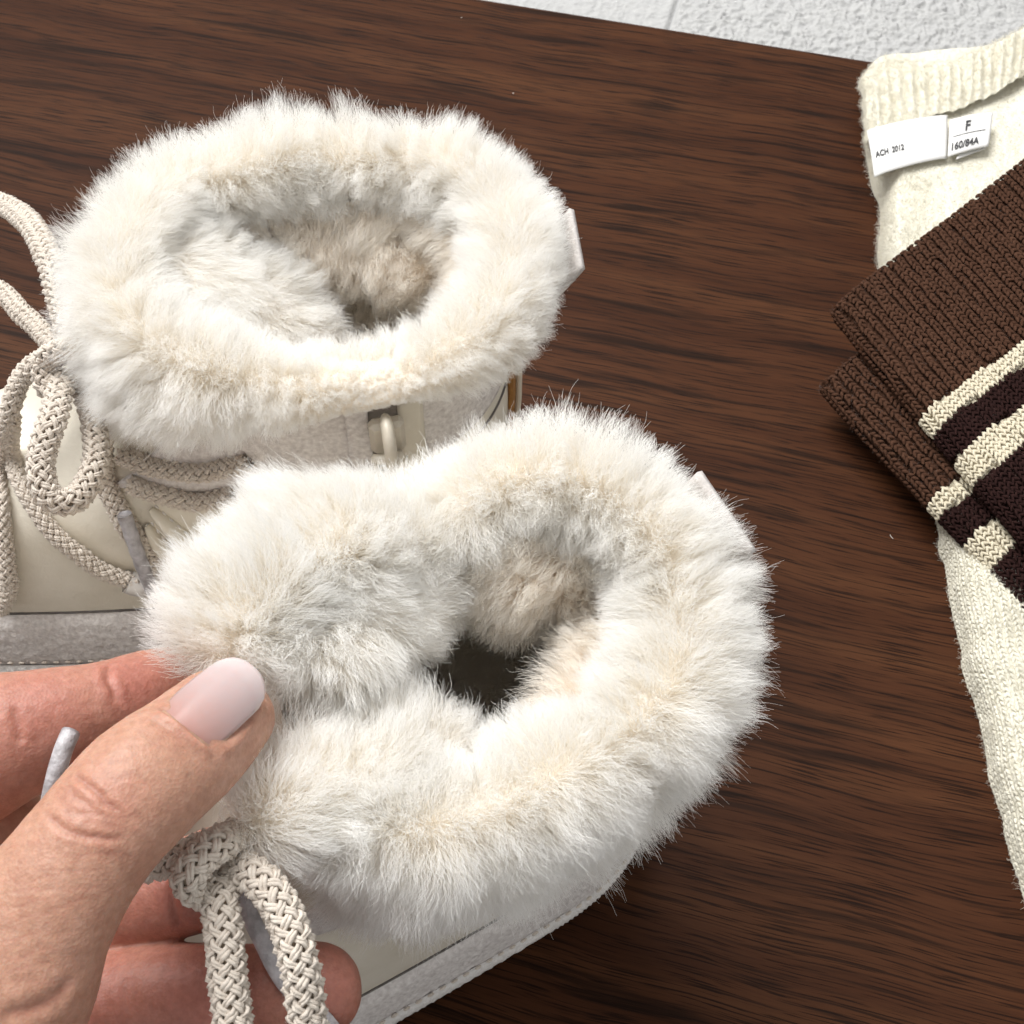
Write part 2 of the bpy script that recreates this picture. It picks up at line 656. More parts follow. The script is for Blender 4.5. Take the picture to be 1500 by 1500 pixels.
# ------------------------------------------------------------------ setting: table, cloth behind
tx = nrm(P(1290, 90, 0) - P(725, 0, 0))             # far edge of the table
edge_pt = P(725, 0, 0)
back = np.array([-tx[1], tx[0], 0])                  # away from the camera
near_pt = edge_pt - back * 760
q = []
bevel = [(0, -32), (0, -2.2), (-.7, -.6), (-2.2, 0)]
xs = (-900, 900)
vv, ff = [], []
for x in xs:
    for d, z in bevel:
        vv.append(edge_pt + tx * x + back * d + np.array([0, 0, z]))
    vv.append(near_pt + tx * x)
    vv.append(near_pt + tx * x + np.array([0, 0, -32]))
nb = len(bevel) + 2
for i in range(nb):
    j = (i + 1) % nb
    ff.append((i, nb + i, nb + j, j))
ff += [tuple(range(nb)), tuple(range(nb, 2 * nb))[::-1]]
table = mesh_obj('table_top', vv, ff, M['wood'], smooth=False)
tag(table, 'dark brown wooden table top with long black grain streaks', None, kind='structure')

# white bumpy cloth beyond the edge: a smoother panel and a bumpier one meeting at a seam
def cloth_panel(name, x0, x1, y0, y1, z, amp, seed, nx, ny, seam_side):
    X, Y = np.meshgrid(np.linspace(x0, x1, nx), np.linspace(y0, y1, ny), indexing='ij')
    pos = edge_pt + tx * X[..., None] + back * Y[..., None]
    pos[..., 2] = z
    q = np.stack([X, Y, X * 0], -1)
    wq = q + 3.0 * vnoise3(q * .12, seed)
    rid = 1 - np.abs(vnoise(wq * np.array([.17, .24, 1]), seed))
    rid2 = 1 - np.abs(vnoise(wq * .42, seed + 4))
    h = amp * (rid ** 2.2 * 1.0 + .55 * rid2 ** 2 + .3 * vnoise(q * 1.3, seed + 8)) + 4 * vnoise(q * .012, seed + 2)
    dsm = (X - x0) if seam_side < 0 else (x1 - X)
    h = h * np.clip(dsm / 3, .25, 1) - 2.5 * np.exp(-(dsm / 1.6) ** 2)
    pos[..., 2] += h
    return pos, (nx, ny)


seam_x = float((P(978, 20, 0) - edge_pt) @ tx)
cloth = bpy.data.objects.new('white_cloth_backdrop', None)
col.objects.link(cloth)
tag(cloth, 'white bumpy textured cloth surface beyond the far table edge', None, kind='structure')
g1, d1_ = cloth_panel('a', seam_x - 160, seam_x - .4, -4, 120, -14, .6, 11, 260, 190, 1)
mesh_obj('cloth_panel', g1.reshape(-1, 3), grid_faces(*d1_), M['white_cloth'], cloth)
g2, d2_ = cloth_panel('b', seam_x + .4, seam_x + 330, -4, 150, -13, 1.5, 23, 520, 250, -1)
mesh_obj('cloth_panel', g2.reshape(-1, 3), grid_faces(*d2_), M['white_cloth'], cloth)


# ------------------------------------------------------------------ boots
class Boot:
    """local frame: +x toe, +y left of the foot, z up, origin under the ankle on the ground"""
    Z = np.array([8, 20, 34, 46, 56, 64, 72, 80, 90, 102, 115, 128.])
    XB = np.array([-46, -48, -48, -47, -46, -45, -44, -43, -42, -41.5, -41.5, -42.])
    XF = np.array([184, 188, 184, 174, 157, 134, 106, 84, 66, 54, 47, 44.])
    W = np.array([40, 42, 41, 39.5, 38, 36.5, 35, 33.5, 32, 31, 30, 30.])

    def __init__(self, base, yaw, roll=0., pitch=0., dw=0., dl=0.):
        top = np.clip((self.Z - 60) / 50, 0, 1)
        self.W = self.W + dw * top
        self.XB, self.XF = self.XB - dl * np.clip(top * 2, 0, 1), self.XF + dl * top
        self.base = np.array(base, float)
        R = (Matrix.Rotation(yaw, 3, 'Z') @ Matrix.Rotation(pitch, 3, 'Y') @ Matrix.Rotation(roll, 3, 'X'))
        self.R = np.array(R)

    def w(self, p):
        return np.asarray(p, float) @ self.R.T + self.base

    def d(self, v):
        return np.asarray(v, float) @ self.R.T

    def sec(self, z, th, off=0.):
        """point of the upper at height z and angle th (0 = toe, pi/2 = left side)"""
        z, th = np.broadcast_arrays(np.asarray(z, float), np.asarray(th, float))
        xb, xf, w = (np.interp(z, self.Z, a) for a in (self.XB, self.XF, self.W))
        # heel half is a semicircle-like arc about x = xb + w, front half an elongated arc
        c, s = np.cos(th), np.sin(th)
        ex = .82
        cc = np.sign(c) * np.abs(c) ** ex
        ss = np.sign(s) * np.abs(s) ** ex
        xm = xb + 44
        x = np.where(c >= 0, xm + cc * (xf - xm), xm + cc * (xm - xb))
        y = ss * w
        p = np.stack([x, y, z], -1)
        if np.any(np.asarray(off) != 0):
            e = 1e-3
            c2, s2 = np.cos(th + e), np.sin(th + e)
            cc2, ss2 = np.sign(c2) * np.abs(c2) ** ex, np.sign(s2) * np.abs(s2) ** ex
            x2 = np.where(c2 >= 0, xm + cc2 * (xf - xm), xm + cc2 * (xm - xb))
            tx_, ty_ = x2 - x, ss2 * w - y
            nn = nrm(np.stack([ty_, -tx_, 0 * tx_], -1))
            p = p + nn * np.asarray(off)[..., None]
        return p


def band(B, name, zs, th, offs, mat, parent, closed=False, relief=0., seed=0, thick=0.):
    zs, th, offs = np.asarray(zs, float), np.asarray(th, float), np.asarray(offs, float)
    g = B.sec(zs[:, None] + 0 * th[None], th[None] + 0 * zs[:, None], offs[:, None] + 0 * th[None])
    if relief:
        n = fbm(g * .35, seed, 3)[..., None] * relief
        g = g + n * nrm(g * np.array([1, 1, 0]) - np.array([20, 0, 0]))
    v = B.w(g.reshape(-1, 3))
    f = grid_faces(len(zs), len(th), cv=closed)[:, ::-1]
    o = mesh_obj(name, v, f, mat, parent)
    if thick:
        m = o.modifiers.new('thickness', 'SOLIDIFY')
        m.thickness = thick * S
        m.offset = -1
    return o


def braid(name, pts, mat_parent, r=3.3, n=6, pitch=15.5, flat=.76, up=(0, 0, 1), seed=0):
    """round braided cord along a path: a core with strands wound both ways over and under"""
    L = path_len(catmull(pts, 200))
    m = max(12, int(L / .62))
    p = catmull(pts, m)
    p = p + .35 * vnoise3(p * .12, seed)
    t, a, b = frames(p, up)
    s = np.linspace(0, L, m)
    V, F = [], []
    base = 0
    ry = .78
    sides = 5
    ang6 = np.linspace(0, 2 * np.pi, sides, endpoint=False)
    for dirn in (1, -1):
        for k in range(n):
            ph = dirn * 2 * np.pi * s / pitch + 2 * np.pi * k / n
            rad = r * .82 + dirn * .6 * np.cos(2 * np.pi * n * s / pitch)
            rad = rad * (1 + .05 * vnoise(np.stack([s * .35, s * 0 + k * 7.3, s * 0 + dirn * 3.1 + seed], -1), seed))
            cx = (a * (np.cos(ph) * rad * flat)[:, None] + b * (np.sin(ph) * rad)[:, None])
            q = p + cx
            nr = nrm(cx)
            tg = nrm(np.gradient(q, axis=0))
            bn = np.cross(tg, nr)
            wv = .40 * (1 + .2 * vnoise(np.stack([s * .9, s * 0 + k, s * 0 + dirn], -1), seed + 5))
            for ply in (-1, 1):
                qq = q + bn * (ply * wv * .78)[:, None] + nr * (.12 * np.sin(s * 2.1 + ply * 1.57 + k))[:, None]
                ring = qq[:, None] + nr[:, None] * (np.cos(ang6) * .5)[None, :, None] + bn[:, None] * (np.sin(ang6)[None, :] * wv[:, None] * 1.12)[..., None]
                V.append(ring.reshape(-1, 3))
                F.append(grid_faces(m, sides, cv=True) + base)
                base += m * sides
    o = mesh_obj(name, np.vstack(V), np.vstack(F), M['lace'], mat_parent)
    nf = int(L * 14)
    rr = np.random.default_rng(seed)
    ii, an = rr.integers(0, m, nf), rr.random(nf) * 6.283
    on = a[ii] * np.cos(an)[:, None] * flat + b[ii] * np.sin(an)[:, None]
    tgn = rr.normal(0, 1, (nf, 3))
    hp = strands(p[ii] + on * r * .95, nrm(on + tgn * .8), nrm(on * .3 + tgn), .9 * (.4 + rr.random(nf)), K=5, clump=0, crimp=.15, seed=seed)
    hair_obj('lace_fuzz', hp, taper(nf, 5, .022, .014), M['lace_fur'], o)
    cg = tube_grid(p, r * .58, 10, r * .58 * flat, up)
    mesh_obj('lace_core', cg.reshape(-1, 3), grid_faces(m, 10, cv=True), M['lace_core'], o)
    return o


def stitch_line(name, pts, parent, pitch=3.2, r=.38, mat='satin', seed=0):
    L = path_len(catmull(pts, 100))
    n = max(2, int(L / pitch))
    p = catmull(pts, n * 2 + 1)
    V, F, base = [], [], 0
    for i in range(n):
        a_, b_ = p[2 * i], p[2 * i + 1]
        mid = (a_ + b_) / 2 + np.array([0, -.12, .25])
        q = catmull(np.array([a_, mid, b_]), 5)
        g = tube_grid(q, np.array([.5, 1, 1, 1, .5]) * r, 6)
        V.append(g.reshape(-1, 3))
        F.append(grid_faces(5, 6, cv=True) + base)
        base += 30
    return mesh_obj(name, np.vstack(V), np.vstack(F), M[mat], parent)


def build_boot(B, root, zip_side):
    TH = np.linspace(-np.pi, np.pi, 180, endpoint=False)
    zz = np.concatenate([np.linspace(34, 46, 5), np.linspace(48, 90, 30), np.linspace(92, 124, 12)])
    band(B, 'upper', zz, TH, np.full(len(zz), 0.), M['leather'], root, closed=True)
    # foxing, woven piping, sole
    zf = np.linspace(17, 37, 9)
    of = np.interp(zf, [17, 22, 30, 35, 37], [5.0, 5.0, 3.6, 2.2, .3])
    TF_ = np.linspace(-np.pi, np.pi, 1100, endpoint=False)
    zf2 = np.linspace(17, 37, 26)
    of2 = np.interp(zf2, zf, of)
    gf = B.sec(zf2[:, None] + 0 * TF_[None], TF_[None] + 0 * zf2[:, None], of2[:, None] + 0 * TF_[None])
    wf = gf + 1.2 * vnoise3(gf * .5, 31)
    cr = (1 - np.abs(vnoise(wf * .85, 33))) ** 2 * .42 + .25 * vnoise(gf * 1.5, 35)
    gf = gf + (cr - .3)[..., None] * nrm((gf - np.array([60, 0, 0])) * np.array([.2, 1, 0]) + np.array([0, 0, 10]))
    mesh_obj('foxing', B.w(gf.reshape(-1, 3)), grid_faces(26, 1100, cv=True)[:, ::-1], M['suede'], root)
    sp_ = B.w(B.sec(np.full(400, 20.5), np.linspace(-np.pi, np.pi, 400), 5.5))
    stitch_line('stitching', sp_, root, 3.4, .42, 'lace')
    TP_ = np.linspace(-np.pi, np.pi, 1500, endpoint=False)
    va = np.linspace(-1.5, 1.5, 17)
    bulge_ = 5.0 + 2.8 * np.cos(va)
    gp = B.sec((14.5 + 3.6 * np.sin(va))[:, None] + 0 * TP_[None], TP_[None] + 0 * va[:, None], bulge_[:, None] + 0 * TP_[None])
    arc_ = np.concatenate([[0], np.cumsum(np.linalg.norm(np.diff(gp[8], axis=0), axis=1))])
    wv_ = .26 * np.sin(2 * np.pi * arc_ / 1.55)[None] * np.sin(va * 6.3)[:, None]
    gp = gp + wv_[..., None] * nrm((gp - np.array([60, 0, 0])) * np.array([.2, 1, 0]) + np.array([0, 0, 8]))
    mesh_obj('piping', B.w(gp.reshape(-1, 3)), grid_faces(17, 1500, cv=True)[:, ::-1], M['piping'], root)
    tube_obj('foxing_seam', np.vstack([B.w(B.sec(np.full(240, 37.6), np.linspace(-np.pi, np.pi, 240), .25))]), .35, M['thread'], root, 6)
    zs_ = np.array([0, 0.6, 2, 7, 11, 13.])
    os_ = np.array([1, 3.5, 4.8, 5.6, 5.8, 5.0])
    so = band(B, 'sole', zs_, TH, os_, M['sole'], root, closed=True)
    g = B.sec(np.zeros(180), TH, np.full(180, 1.))
    mesh_obj('tread', B.w(g), [tuple(range(180))], M['sole'], so, smooth=False)
    # insole deep inside
    g = B.sec(np.full(180, 26.), TH, np.full(180, -3.))
    mesh_obj('insole', B.w(g), [tuple(range(180))], M['hide'], root, smooth=False)
    # suede collar panel on both sides of the shaft
    for sgn in (1, -1):
        th = sgn * np.linspace(.75, 2.75, 60)
        z = np.linspace(86, 124, 16)
        low = 88 + 0 * th
        g = np.array([[B.sec(zz_ * (1 - k) + (86 + 7 * (t_ * sgn - .75)) * k * 0 + 0, t_, 1.1) for t_ in th] for zz_, k in zip(z, np.linspace(1, 0, 16))]).reshape(16, 60, 3)
        frac = np.linspace(0, 1, 16)[:, None]
        lowz = np.interp(th * sgn, [.75, 1.6, 2.1, 2.75], [82, 88, 94, 104])[None, :]
        zg = lowz * (1 - frac) + 124 * frac
        g = B.sec(zg, th[None] + 0 * zg, 1.1 + 0 * zg)
        g = g + fbm(g * .4, 5, 2)[..., None] * .15
        f = grid_faces(16, 60)
        o = mesh_obj('collar_panel', B.w(g.reshape(-1, 3)), f if sgn < 0 else f[:, ::-1], M['suede'], root)
        m = o.modifiers.new('thickness', 'SOLIDIFY')
        m.thickness = .0011
        m.offset = -1
        # dark seam under the panel
        sm = th * sgn > 1.9
        sp = B.w(B.sec(lowz[0] - 7, th, .25))[sm]
        tube_obj('seam', sp, .33, M['thread'], root, 6)
    # back stay and heel pull tab
    th = np.linspace(np.pi - .34, np.pi + .34, 16)
    band(B, 'back_stay', np.linspace(36, 121, 22), th, np.full(22, 1.5), M['caramel'], root, thick=1.4)
    th2 = np.linspace(np.pi - .2, np.pi + .2, 10)
    band(B, 'heel_strip', np.linspace(30, 100, 20), th2, np.interp(np.linspace(30, 100, 20), [30, 92, 100], [3.2, 3.2, 2.2]), M['leather'], root, thick=1.6)


def heel_tab(B, root, x_top, z_top, half=10.5, base=(-44, 112), tilt=0., skew=0.):
    rows = 14
    t = np.linspace(0, 1, rows)
    px = base[0] + (x_top - base[0]) * (t ** .75)
    pz = base[1] + (z_top - base[1]) * t
    ys = np.linspace(-1, 1, 13)
    wid = half * (1 - .06 * t)
    G = np.zeros((rows, 13, 3))
    G[..., 0] = px[:, None] + 0 * ys[None]
    G[..., 1] = ys[None] * wid[:, None] + skew * t[:, None]
    G[..., 2] = pz[:, None] + tilt * ys[None] * t[:, None]
    o = mesh_obj('heel_tab', B.w(G.reshape(-1, 3)), grid_faces(rows, 13), M['tab'], root)
    m = o.modifiers.new('thickness', 'SOLIDIFY')
    m.thickness = .0016
    m.offset = 0
    return o


def collar(B, root, th0, th1, closed, seed, prof, hem, rimz=lambda th: 126 + 0 * th, part=lambda th: 1 + 0 * th, bulge=lambda th: 0 * th, name='fur_collar', dens=None, length=12.0):
    """folded sheepskin collar. prof: list of (radial offset from the rim oval, height from rim) from the lining over the roll
    to the outer hem; hem(th) scales how far the outer side hangs."""
    M_ = 150
    th = np.linspace(th0, th1, M_, endpoint=not closed)
    prof = np.array(prof, float)
    pr = catmull(np.c_[prof, np.zeros(len(prof))], 26)[:, :2]
    G = np.zeros((M_, 26, 3))
    rz = rimz(th)
    hm = hem(th)
    bu = bulge(th)
    for i, t_ in enumerate(th):
        rim = B.sec(128., t_, 0.)
        out = nrm(B.sec(128., t_, 1.) - rim)
        off = pr[:, 0] + bu[i]
        dz = np.where((pr[:, 1] < 0) & (pr[:, 0] > 1.0), pr[:, 1] * hm[i], pr[:, 1])
        if not closed:                          # the cut ends close to a rounded tip
            e = min(i, M_ - 1 - i) / 9.0
            q_ = math.sqrt(max(0.01, 1 - max(0., 1 - e) ** 2))
            off = 1.5 + (off - 1.5) * q_
            dz = -6 + (dz + 6) * q_
        G[i] = rim[None] + out[None] * off[:, None]
        G[i, :, 2] = rz[i] + dz
    G = G + 1.5 * vnoise3(G * .06, seed)
    Wd = B.w(G.reshape(-1, 3)).reshape(G.shape)
    nr = nrm(np.cross(np.gradient(Wd, axis=0), np.gradient(Wd, axis=1)))
    c = B.w(np.array([0, 0, 120.]))
    # orient normals away from the tube middle
    mid = Wd[:, 8:20].mean(1, keepdims=True)
    sg = np.sign(((Wd - mid) * nr).sum(-1).mean())
    nr = nr * sg
    k = np.linspace(0, 1, 26)[None, :, None]
    down = np.array([0, 0, -1.])
    rad = nrm((Wd - c) * np.array([1, 1, 0]))
    lean_out = np.clip((k - .45) * 2.2, -1, 1)
    d0 = nrm(nr + .35 * rad * np.clip(lean_out, -.5, 1))
    d1 = nrm(nr * .75 + rad * .8 * lean_out + down * (.55 * np.clip(k - .55, 0, 1) * 2 + .45 * np.clip(.4 - k, 0, 1) * 2))
    if not closed:
        ee = np.clip(1 - np.minimum(np.arange(M_), M_ - 1 - np.arange(M_)) / 14., 0, 1)[:, None, None]
        tgd = nrm(np.gradient(Wd, axis=0)) * np.where(np.arange(M_) < M_ / 2, -1, 1)[:, None, None]
        d0, d1 = nrm(d0 + tgd * ee * .8), nrm(d1 + tgd * ee * .8)
    ln = length * (.68 + .32 * np.clip((k[..., 0] - .12) / .3, 0, 1)) + 0 * Wd[..., 0]
    ln = ln * (1 - np.clip(k[..., 0] - .45, 0, 1) * 1.9 * np.clip(.9 - hm, 0, .62)[:, None])
    ln = ln * np.where(k[..., 0] > .36, part(th)[:, None], 1.0)
    return fur_roll(name, Wd, d0, d1, ln, root, seed, dens, cu=closed, clump=.38, clump_n=60, flow=.46, flow_scale=.10, crimp=.7, waves=1.7)


def lining(B, root, seed, dens=5.5, length=11.0, z0=46, z1=124, off=-5.0):
    th = np.linspace(-np.pi, np.pi, 90, endpoint=False)
    z = np.linspace(z1, z0, 14)
    G = B.sec(z[None] + 0 * th[:, None], th[:, None] + 0 * z[None], off + 0 * th[:, None] * z[None])
    # keep the foot cavity from running out to the toe
    G[..., 0] = np.where(G[..., 0] > 44, 44 + (G[..., 0] - 44) * .35, G[..., 0])
    Wd = B.w(G.reshape(-1, 3)).reshape(G.shape)
    ctr = B.w(np.array([0, 0, 85.]))
    inn = nrm((ctr - Wd) * np.array([1, 1, .15]))
    d0 = nrm(inn + np.array([0, 0, .1]))
    d1 = nrm(inn * .9 + np.array([0, 0, -.5]))
    return fur_roll('fur_lining', Wd, d0, d1, np.full(G.shape[:2], length), root, seed, dens, cu=True, mat='fur_inner', clump=.38, clump_n=40, flow=.4, flow_scale=.08, crimp=.6)


def fur_pad(name, pts, radii, root, seed, length=11, dens=None, up_bias=.25, flat=.8, out=None, outw=.0, mat='fur', down=.2):
    """a free roll of sheepskin along a path (a tongue top, a folded flap)"""
    p4 = catmull(np.c_[np.asarray(pts, float), radii], 46)
    p, r = p4[:, :3], p4[:, 3]
    u = np.linspace(0, 1, 46)
    r = r * np.sqrt(np.clip(1 - (2 * np.abs(u - .5)) ** 5, .0005, 1))
    G = tube_grid(p, r, 22, r * flat)
    G = G + 2.6 * vnoise3(p * .065, seed)[:, None] * .5 + (G - p[:, None]) * (.42 * vnoise(G * .095, seed + 2))[..., None]
    n = nrm(G - p[:, None])
    end = (np.abs(u - .5) * 2) ** 6
    tg = nrm(np.gradient(p, axis=0)) * np.sign(u - .5)[:, None]
    n = nrm(n + tg[:, None] * end[:, None, None] * 1.2)
    d0 = nrm(n + np.array([0, 0, up_bias]))
    d1 = nrm(n * .9 + np.array([0, 0, -down]) + (0 if out is None else nrm(np.asarray(out, float)) * outw))
    return fur_roll(name, G, d0, d1, np.full(G.shape[:2], float(length)), root, seed, dens, cv=True, mat=mat, clump=.40, clump_n=60, flow=.70, flow_scale=.075, crimp=.7, waves=1.7)


PROF = [(-3.8, -16), (-4.0, -12), (-4.0, -7), (-3.0, -2), (0, 2.6), (4.0, 2.4), (6.6, -1.4), (7.4, -8), (7.0, -14), (4.5, -17)]

# ---- boot standing behind
yaw1 = math.radians(180 + 7)
B1 = Boot((-48, 252, 0), yaw1, 0, 0, 6.5, 5.5)
boot1 = thing('fur_boot', 'cream leather fur-lined boot with side zipper standing on the table behind the held one', 'boot', B1.base, 'pair of fur-lined boots')
build_boot(B1, boot1, 1)


def hem1(th):
    t = (th + np.pi) % (2 * np.pi) - np.pi      # 0 toe, +pi/2 near side
    return np.interp(t, [-np.pi, -1.5, -.4, .25, .8, 1.3, 1.9, np.pi], [.6, .8, 1.2, 2.1, 1.0, .3, .22, .5])


def rim1(th):
    t = (th + np.pi) % (2 * np.pi) - np.pi
    return 131 + 3.5 * np.exp(-((np.abs(t) - 0) / .9) ** 2) - 2 * np.exp(-((t - 1.4) / .5) ** 2)


collar(B1, boot1, -np.pi, np.pi, True, 41, PROF, hem1, rim1, part=lambda th: 1 - .88 * np.exp(-((th - 1.66) / .22) ** 2))
lining(B1, boot1, 51, length=12.0, off=-7.0)
# tongue folded inside the opening
fur_pad('tongue', B1.w([[46, -4, 127], [36, -3, 124], [24, 0, 116], [12, 3, 105], [4, 5, 94]]), [15, 19, 19, 16, 10], boot1, 61, 11, None, .1, .26, out=B1.d([-1, .15, -.45]), outw=1.1)
fur_pad('lining_fold', B1.w([[16, -26, 112], [2, -28, 110], [-14, -26, 108], [-30, -18, 108]]), [6, 8, 8, 6], boot1, 66, 9, None, .1, .8, out=B1.d([0, .8, -.6]), outw=.5, mat='fur_inner')
heel_tab(B1, boot1, -65.5, 131, 10.5, base=(-48, 112), tilt=-1, skew=-1)

# ---- boot held in the hand, in front
yaw2 = math.radians(180 + 31)
B2 = Boot((-18.5, 158, 17), yaw2, math.radians(-12), 0, -.5, -2.5)   # the shaft leans to the camera side
boot2 = thing('fur_boot', 'fur-lined boot tipped towards the camera with the hand gripping its tongue', 'boot', B2.base, 'pair of fur-lined boots')
build_boot(B2, boot2, -1)


def hem2(th):
    t = (th + np.pi) % (2 * np.pi) - np.pi
    return np.interp(t, [-np.pi, -1.5, -.4, .25, .8, 1.3, 1.9, np.pi], [1, 1, 1.2, 2.0, 2.4, 2.1, 1.3, .9])


collar(B2, boot2, .40, 2 * np.pi - 1.45, False, 42, PROF, hem2, lambda th: 129 - 16 * np.clip((th - 4.15) / .6, 0, 1) ** 1.3)
lining(B2, boot2, 52, length=10.0, off=-3.5)
fur_pad('tongue', PP([(316, 972, 152), (362, 888, 152), (440, 822, 151), (545, 788, 147), (650, 780, 139)]), [7, 8.6, 8.6, 8, 6.5], boot2, 62, 11.5, None, .25, .7, out=(-.35, .75, .2), outw=.6)
fur_pad('tongue', PP([(385, 972, 147), (450, 930, 147), (525, 900, 144), (590, 876, 137), (625, 862, 128)]), [7, 8.5, 8.0, 7, 5.5], boot2, 63, 10.5, None, .2, .7, out=(.5, -.7, 0), outw=.7)
fur_pad('collar_flap', PP([(346, 1204, 139), (435, 1158, 141), (535, 1130, 139), (625, 1108, 133), (668, 1094, 126)]), [6.5, 7.5, 7.5, 6.5, 5], boot2, 64, 11, None, .2, .6, out=(.2, .8, .1), outw=.7)
fur_pad('lining_fold', PP([(668, 800, 130), (735, 800, 131), (815, 822, 129), (880, 868, 122)]), [6.5, 8.5, 8.5, 6.5], boot2, 67, 11, None, .05, .8, out=(-.25, -.8, -.4), outw=.7, mat='fur_inner')
fur_pad('lining_fold', PP([(905, 915, 124), (912, 965, 123), (880, 1015, 124), (820, 1050, 126)]), [6, 8, 8, 6], boot2, 68, 10.5, None, .05, .8, out=(-.9, .1, -.3), outw=.7, mat='fur_inner')
heel_tab(B2, boot2, -57.5, 132, 11)

# ---- laces of the standing boot
def upper_bvh(B):
    th = np.linspace(-np.pi, np.pi, 180, endpoint=False)
    z = np.concatenate([np.linspace(20, 36, 6), np.linspace(38, 124, 44)])
    g = B.sec(z[:, None] + 0 * th[None], th[None] + 0 * z[:, None], np.where(z < 36, 4.0, 0.)[:, None] + 0 * th[None])
    return BVHTree.FromPolygons([Vector(v) for v in B.w(g.reshape(-1, 3))], [tuple(int(i) for i in f) for f in grid_faces(len(z), 180, cv=True)])


def on_upper(bv, px, py, lift):
    """point lying lift mm off the upper where the photograph shows px, py"""
    o = np.array([0, 0, CAM_H])
    d = nrm(P(px, py, 0) - o)
    h = bv.ray_cast(Vector(o), Vector(d))
    n = np.array(h[1])
    n = n * np.sign(-(n @ d))
    return np.array(h[0]) + n * lift


BV1 = upper_bvh(B1)


def surf_lace(name, lst, root, seed, r=2.9, **kw):
    """path mixing free points (px, py, z) and points resting on the upper (px, py)"""
    pts = np.array([P(*p) if len(p) == 3 else on_upper(BV1, p[0], p[1], r * .9) for p in lst])
    return braid(name, pts, root, seed=seed, r=r, **kw)


def lace_px(name, lst, root, seed=0, **kw):
    return braid(name, PP(lst), root, seed=seed, **kw)


lace_px('lace', [(112, 520, 118), (90, 450, 124), (72, 380, 126), (38, 322, 122), (-10, 296, 114), (-60, 300, 106), (-95, 350, 98), (-60, 400, 98), (0, 428, 104), (40, 466, 109), (84, 512, 114)], boot1, 1)
lace_px('lace', [(92, 548, 118), (78, 612, 119), (58, 680, 114), (74, 728, 109), (112, 728, 107), (140, 680, 108), (136, 620, 110), (118, 562, 112)], boot1, 2, r=3.5)
surf_lace('lace', [(76, 520, 112), (40, 545, 108), (14, 600, 98), (6, 680), (8, 750), (15, 812), (17, 852), (4, 880)], boot1, 3, r=3.1)
surf_lace('lace', [(18, 610, 96), (26, 672), (48, 728), (92, 782), (150, 824), (200, 846)], boot1, 4, r=2.8)
surf_lace('lace', [(120, 540, 112), (146, 610, 104), (160, 690), (190, 762), (232, 818), (262, 846)], boot1, 5, r=2.8)
surf_lace('lace', [(186, 660), (230, 676), (290, 682), (340, 672), (366, 664)], boot1, 6, r=2.7)
surf_lace('lace', [(196, 704), (240, 716), (290, 726), (326, 720), (344, 714)], boot1, 7, r=2.6)
# the knot wraps round
lace_px('lace_knot', [(150, 548, 108), (132, 516, 122), (98, 510, 126), (66, 530, 122), (70, 566, 118), (96, 572, 117)], boot1, 8, r=3.4)
# aglet hanging
ag = np.array([on_upper(BV1, *p, l) for *p, l in ((194, 738, 6), (208, 790, 6), (222, 836, 5), (231, 862, 4))])
ag = catmull(ag, 24)
tube_obj('aglet', ag, 2.0 + .12 * np.sin(np.arange(24) * 1.7), M['aglet'], boot1, 12, ry=np.full(24, 1.7))
# satin loop holding the lowest lace and leather loops by the eyelets
lp = catmull(np.array([on_upper(BV1, 188, 842, 2.5), on_upper(BV1, 202, 847, 2.5), on_upper(BV1, 222, 852, 1.5)]), 12)
tube_obj('lace_loop', lp, 3.5, M['satin'], boot1, 14, ry=np.full(12, 3.0))
for a_ in ([(222, 742), (256, 772), (296, 806), (330, 836)], [(216, 766), (240, 798), (272, 824), (300, 846)]):
    q_ = np.array([on_upper(BV1, *p, 1.2) for p in a_])
    lo = tube_obj('eyelet_loop', catmull(q_, 24), 3.2 * np.sqrt(np.sin(np.linspace(.06, 3.08, 24))), M['leather'], boot1, 10, ry=1.7 * np.sqrt(np.sin(np.linspace(.06, 3.08, 24))))
    stitch_line('stitching', np.array([on_upper(BV1, p[0] + 9, p[1] - 9, 2.4) for p in a_]), lo, 2.6, .3)

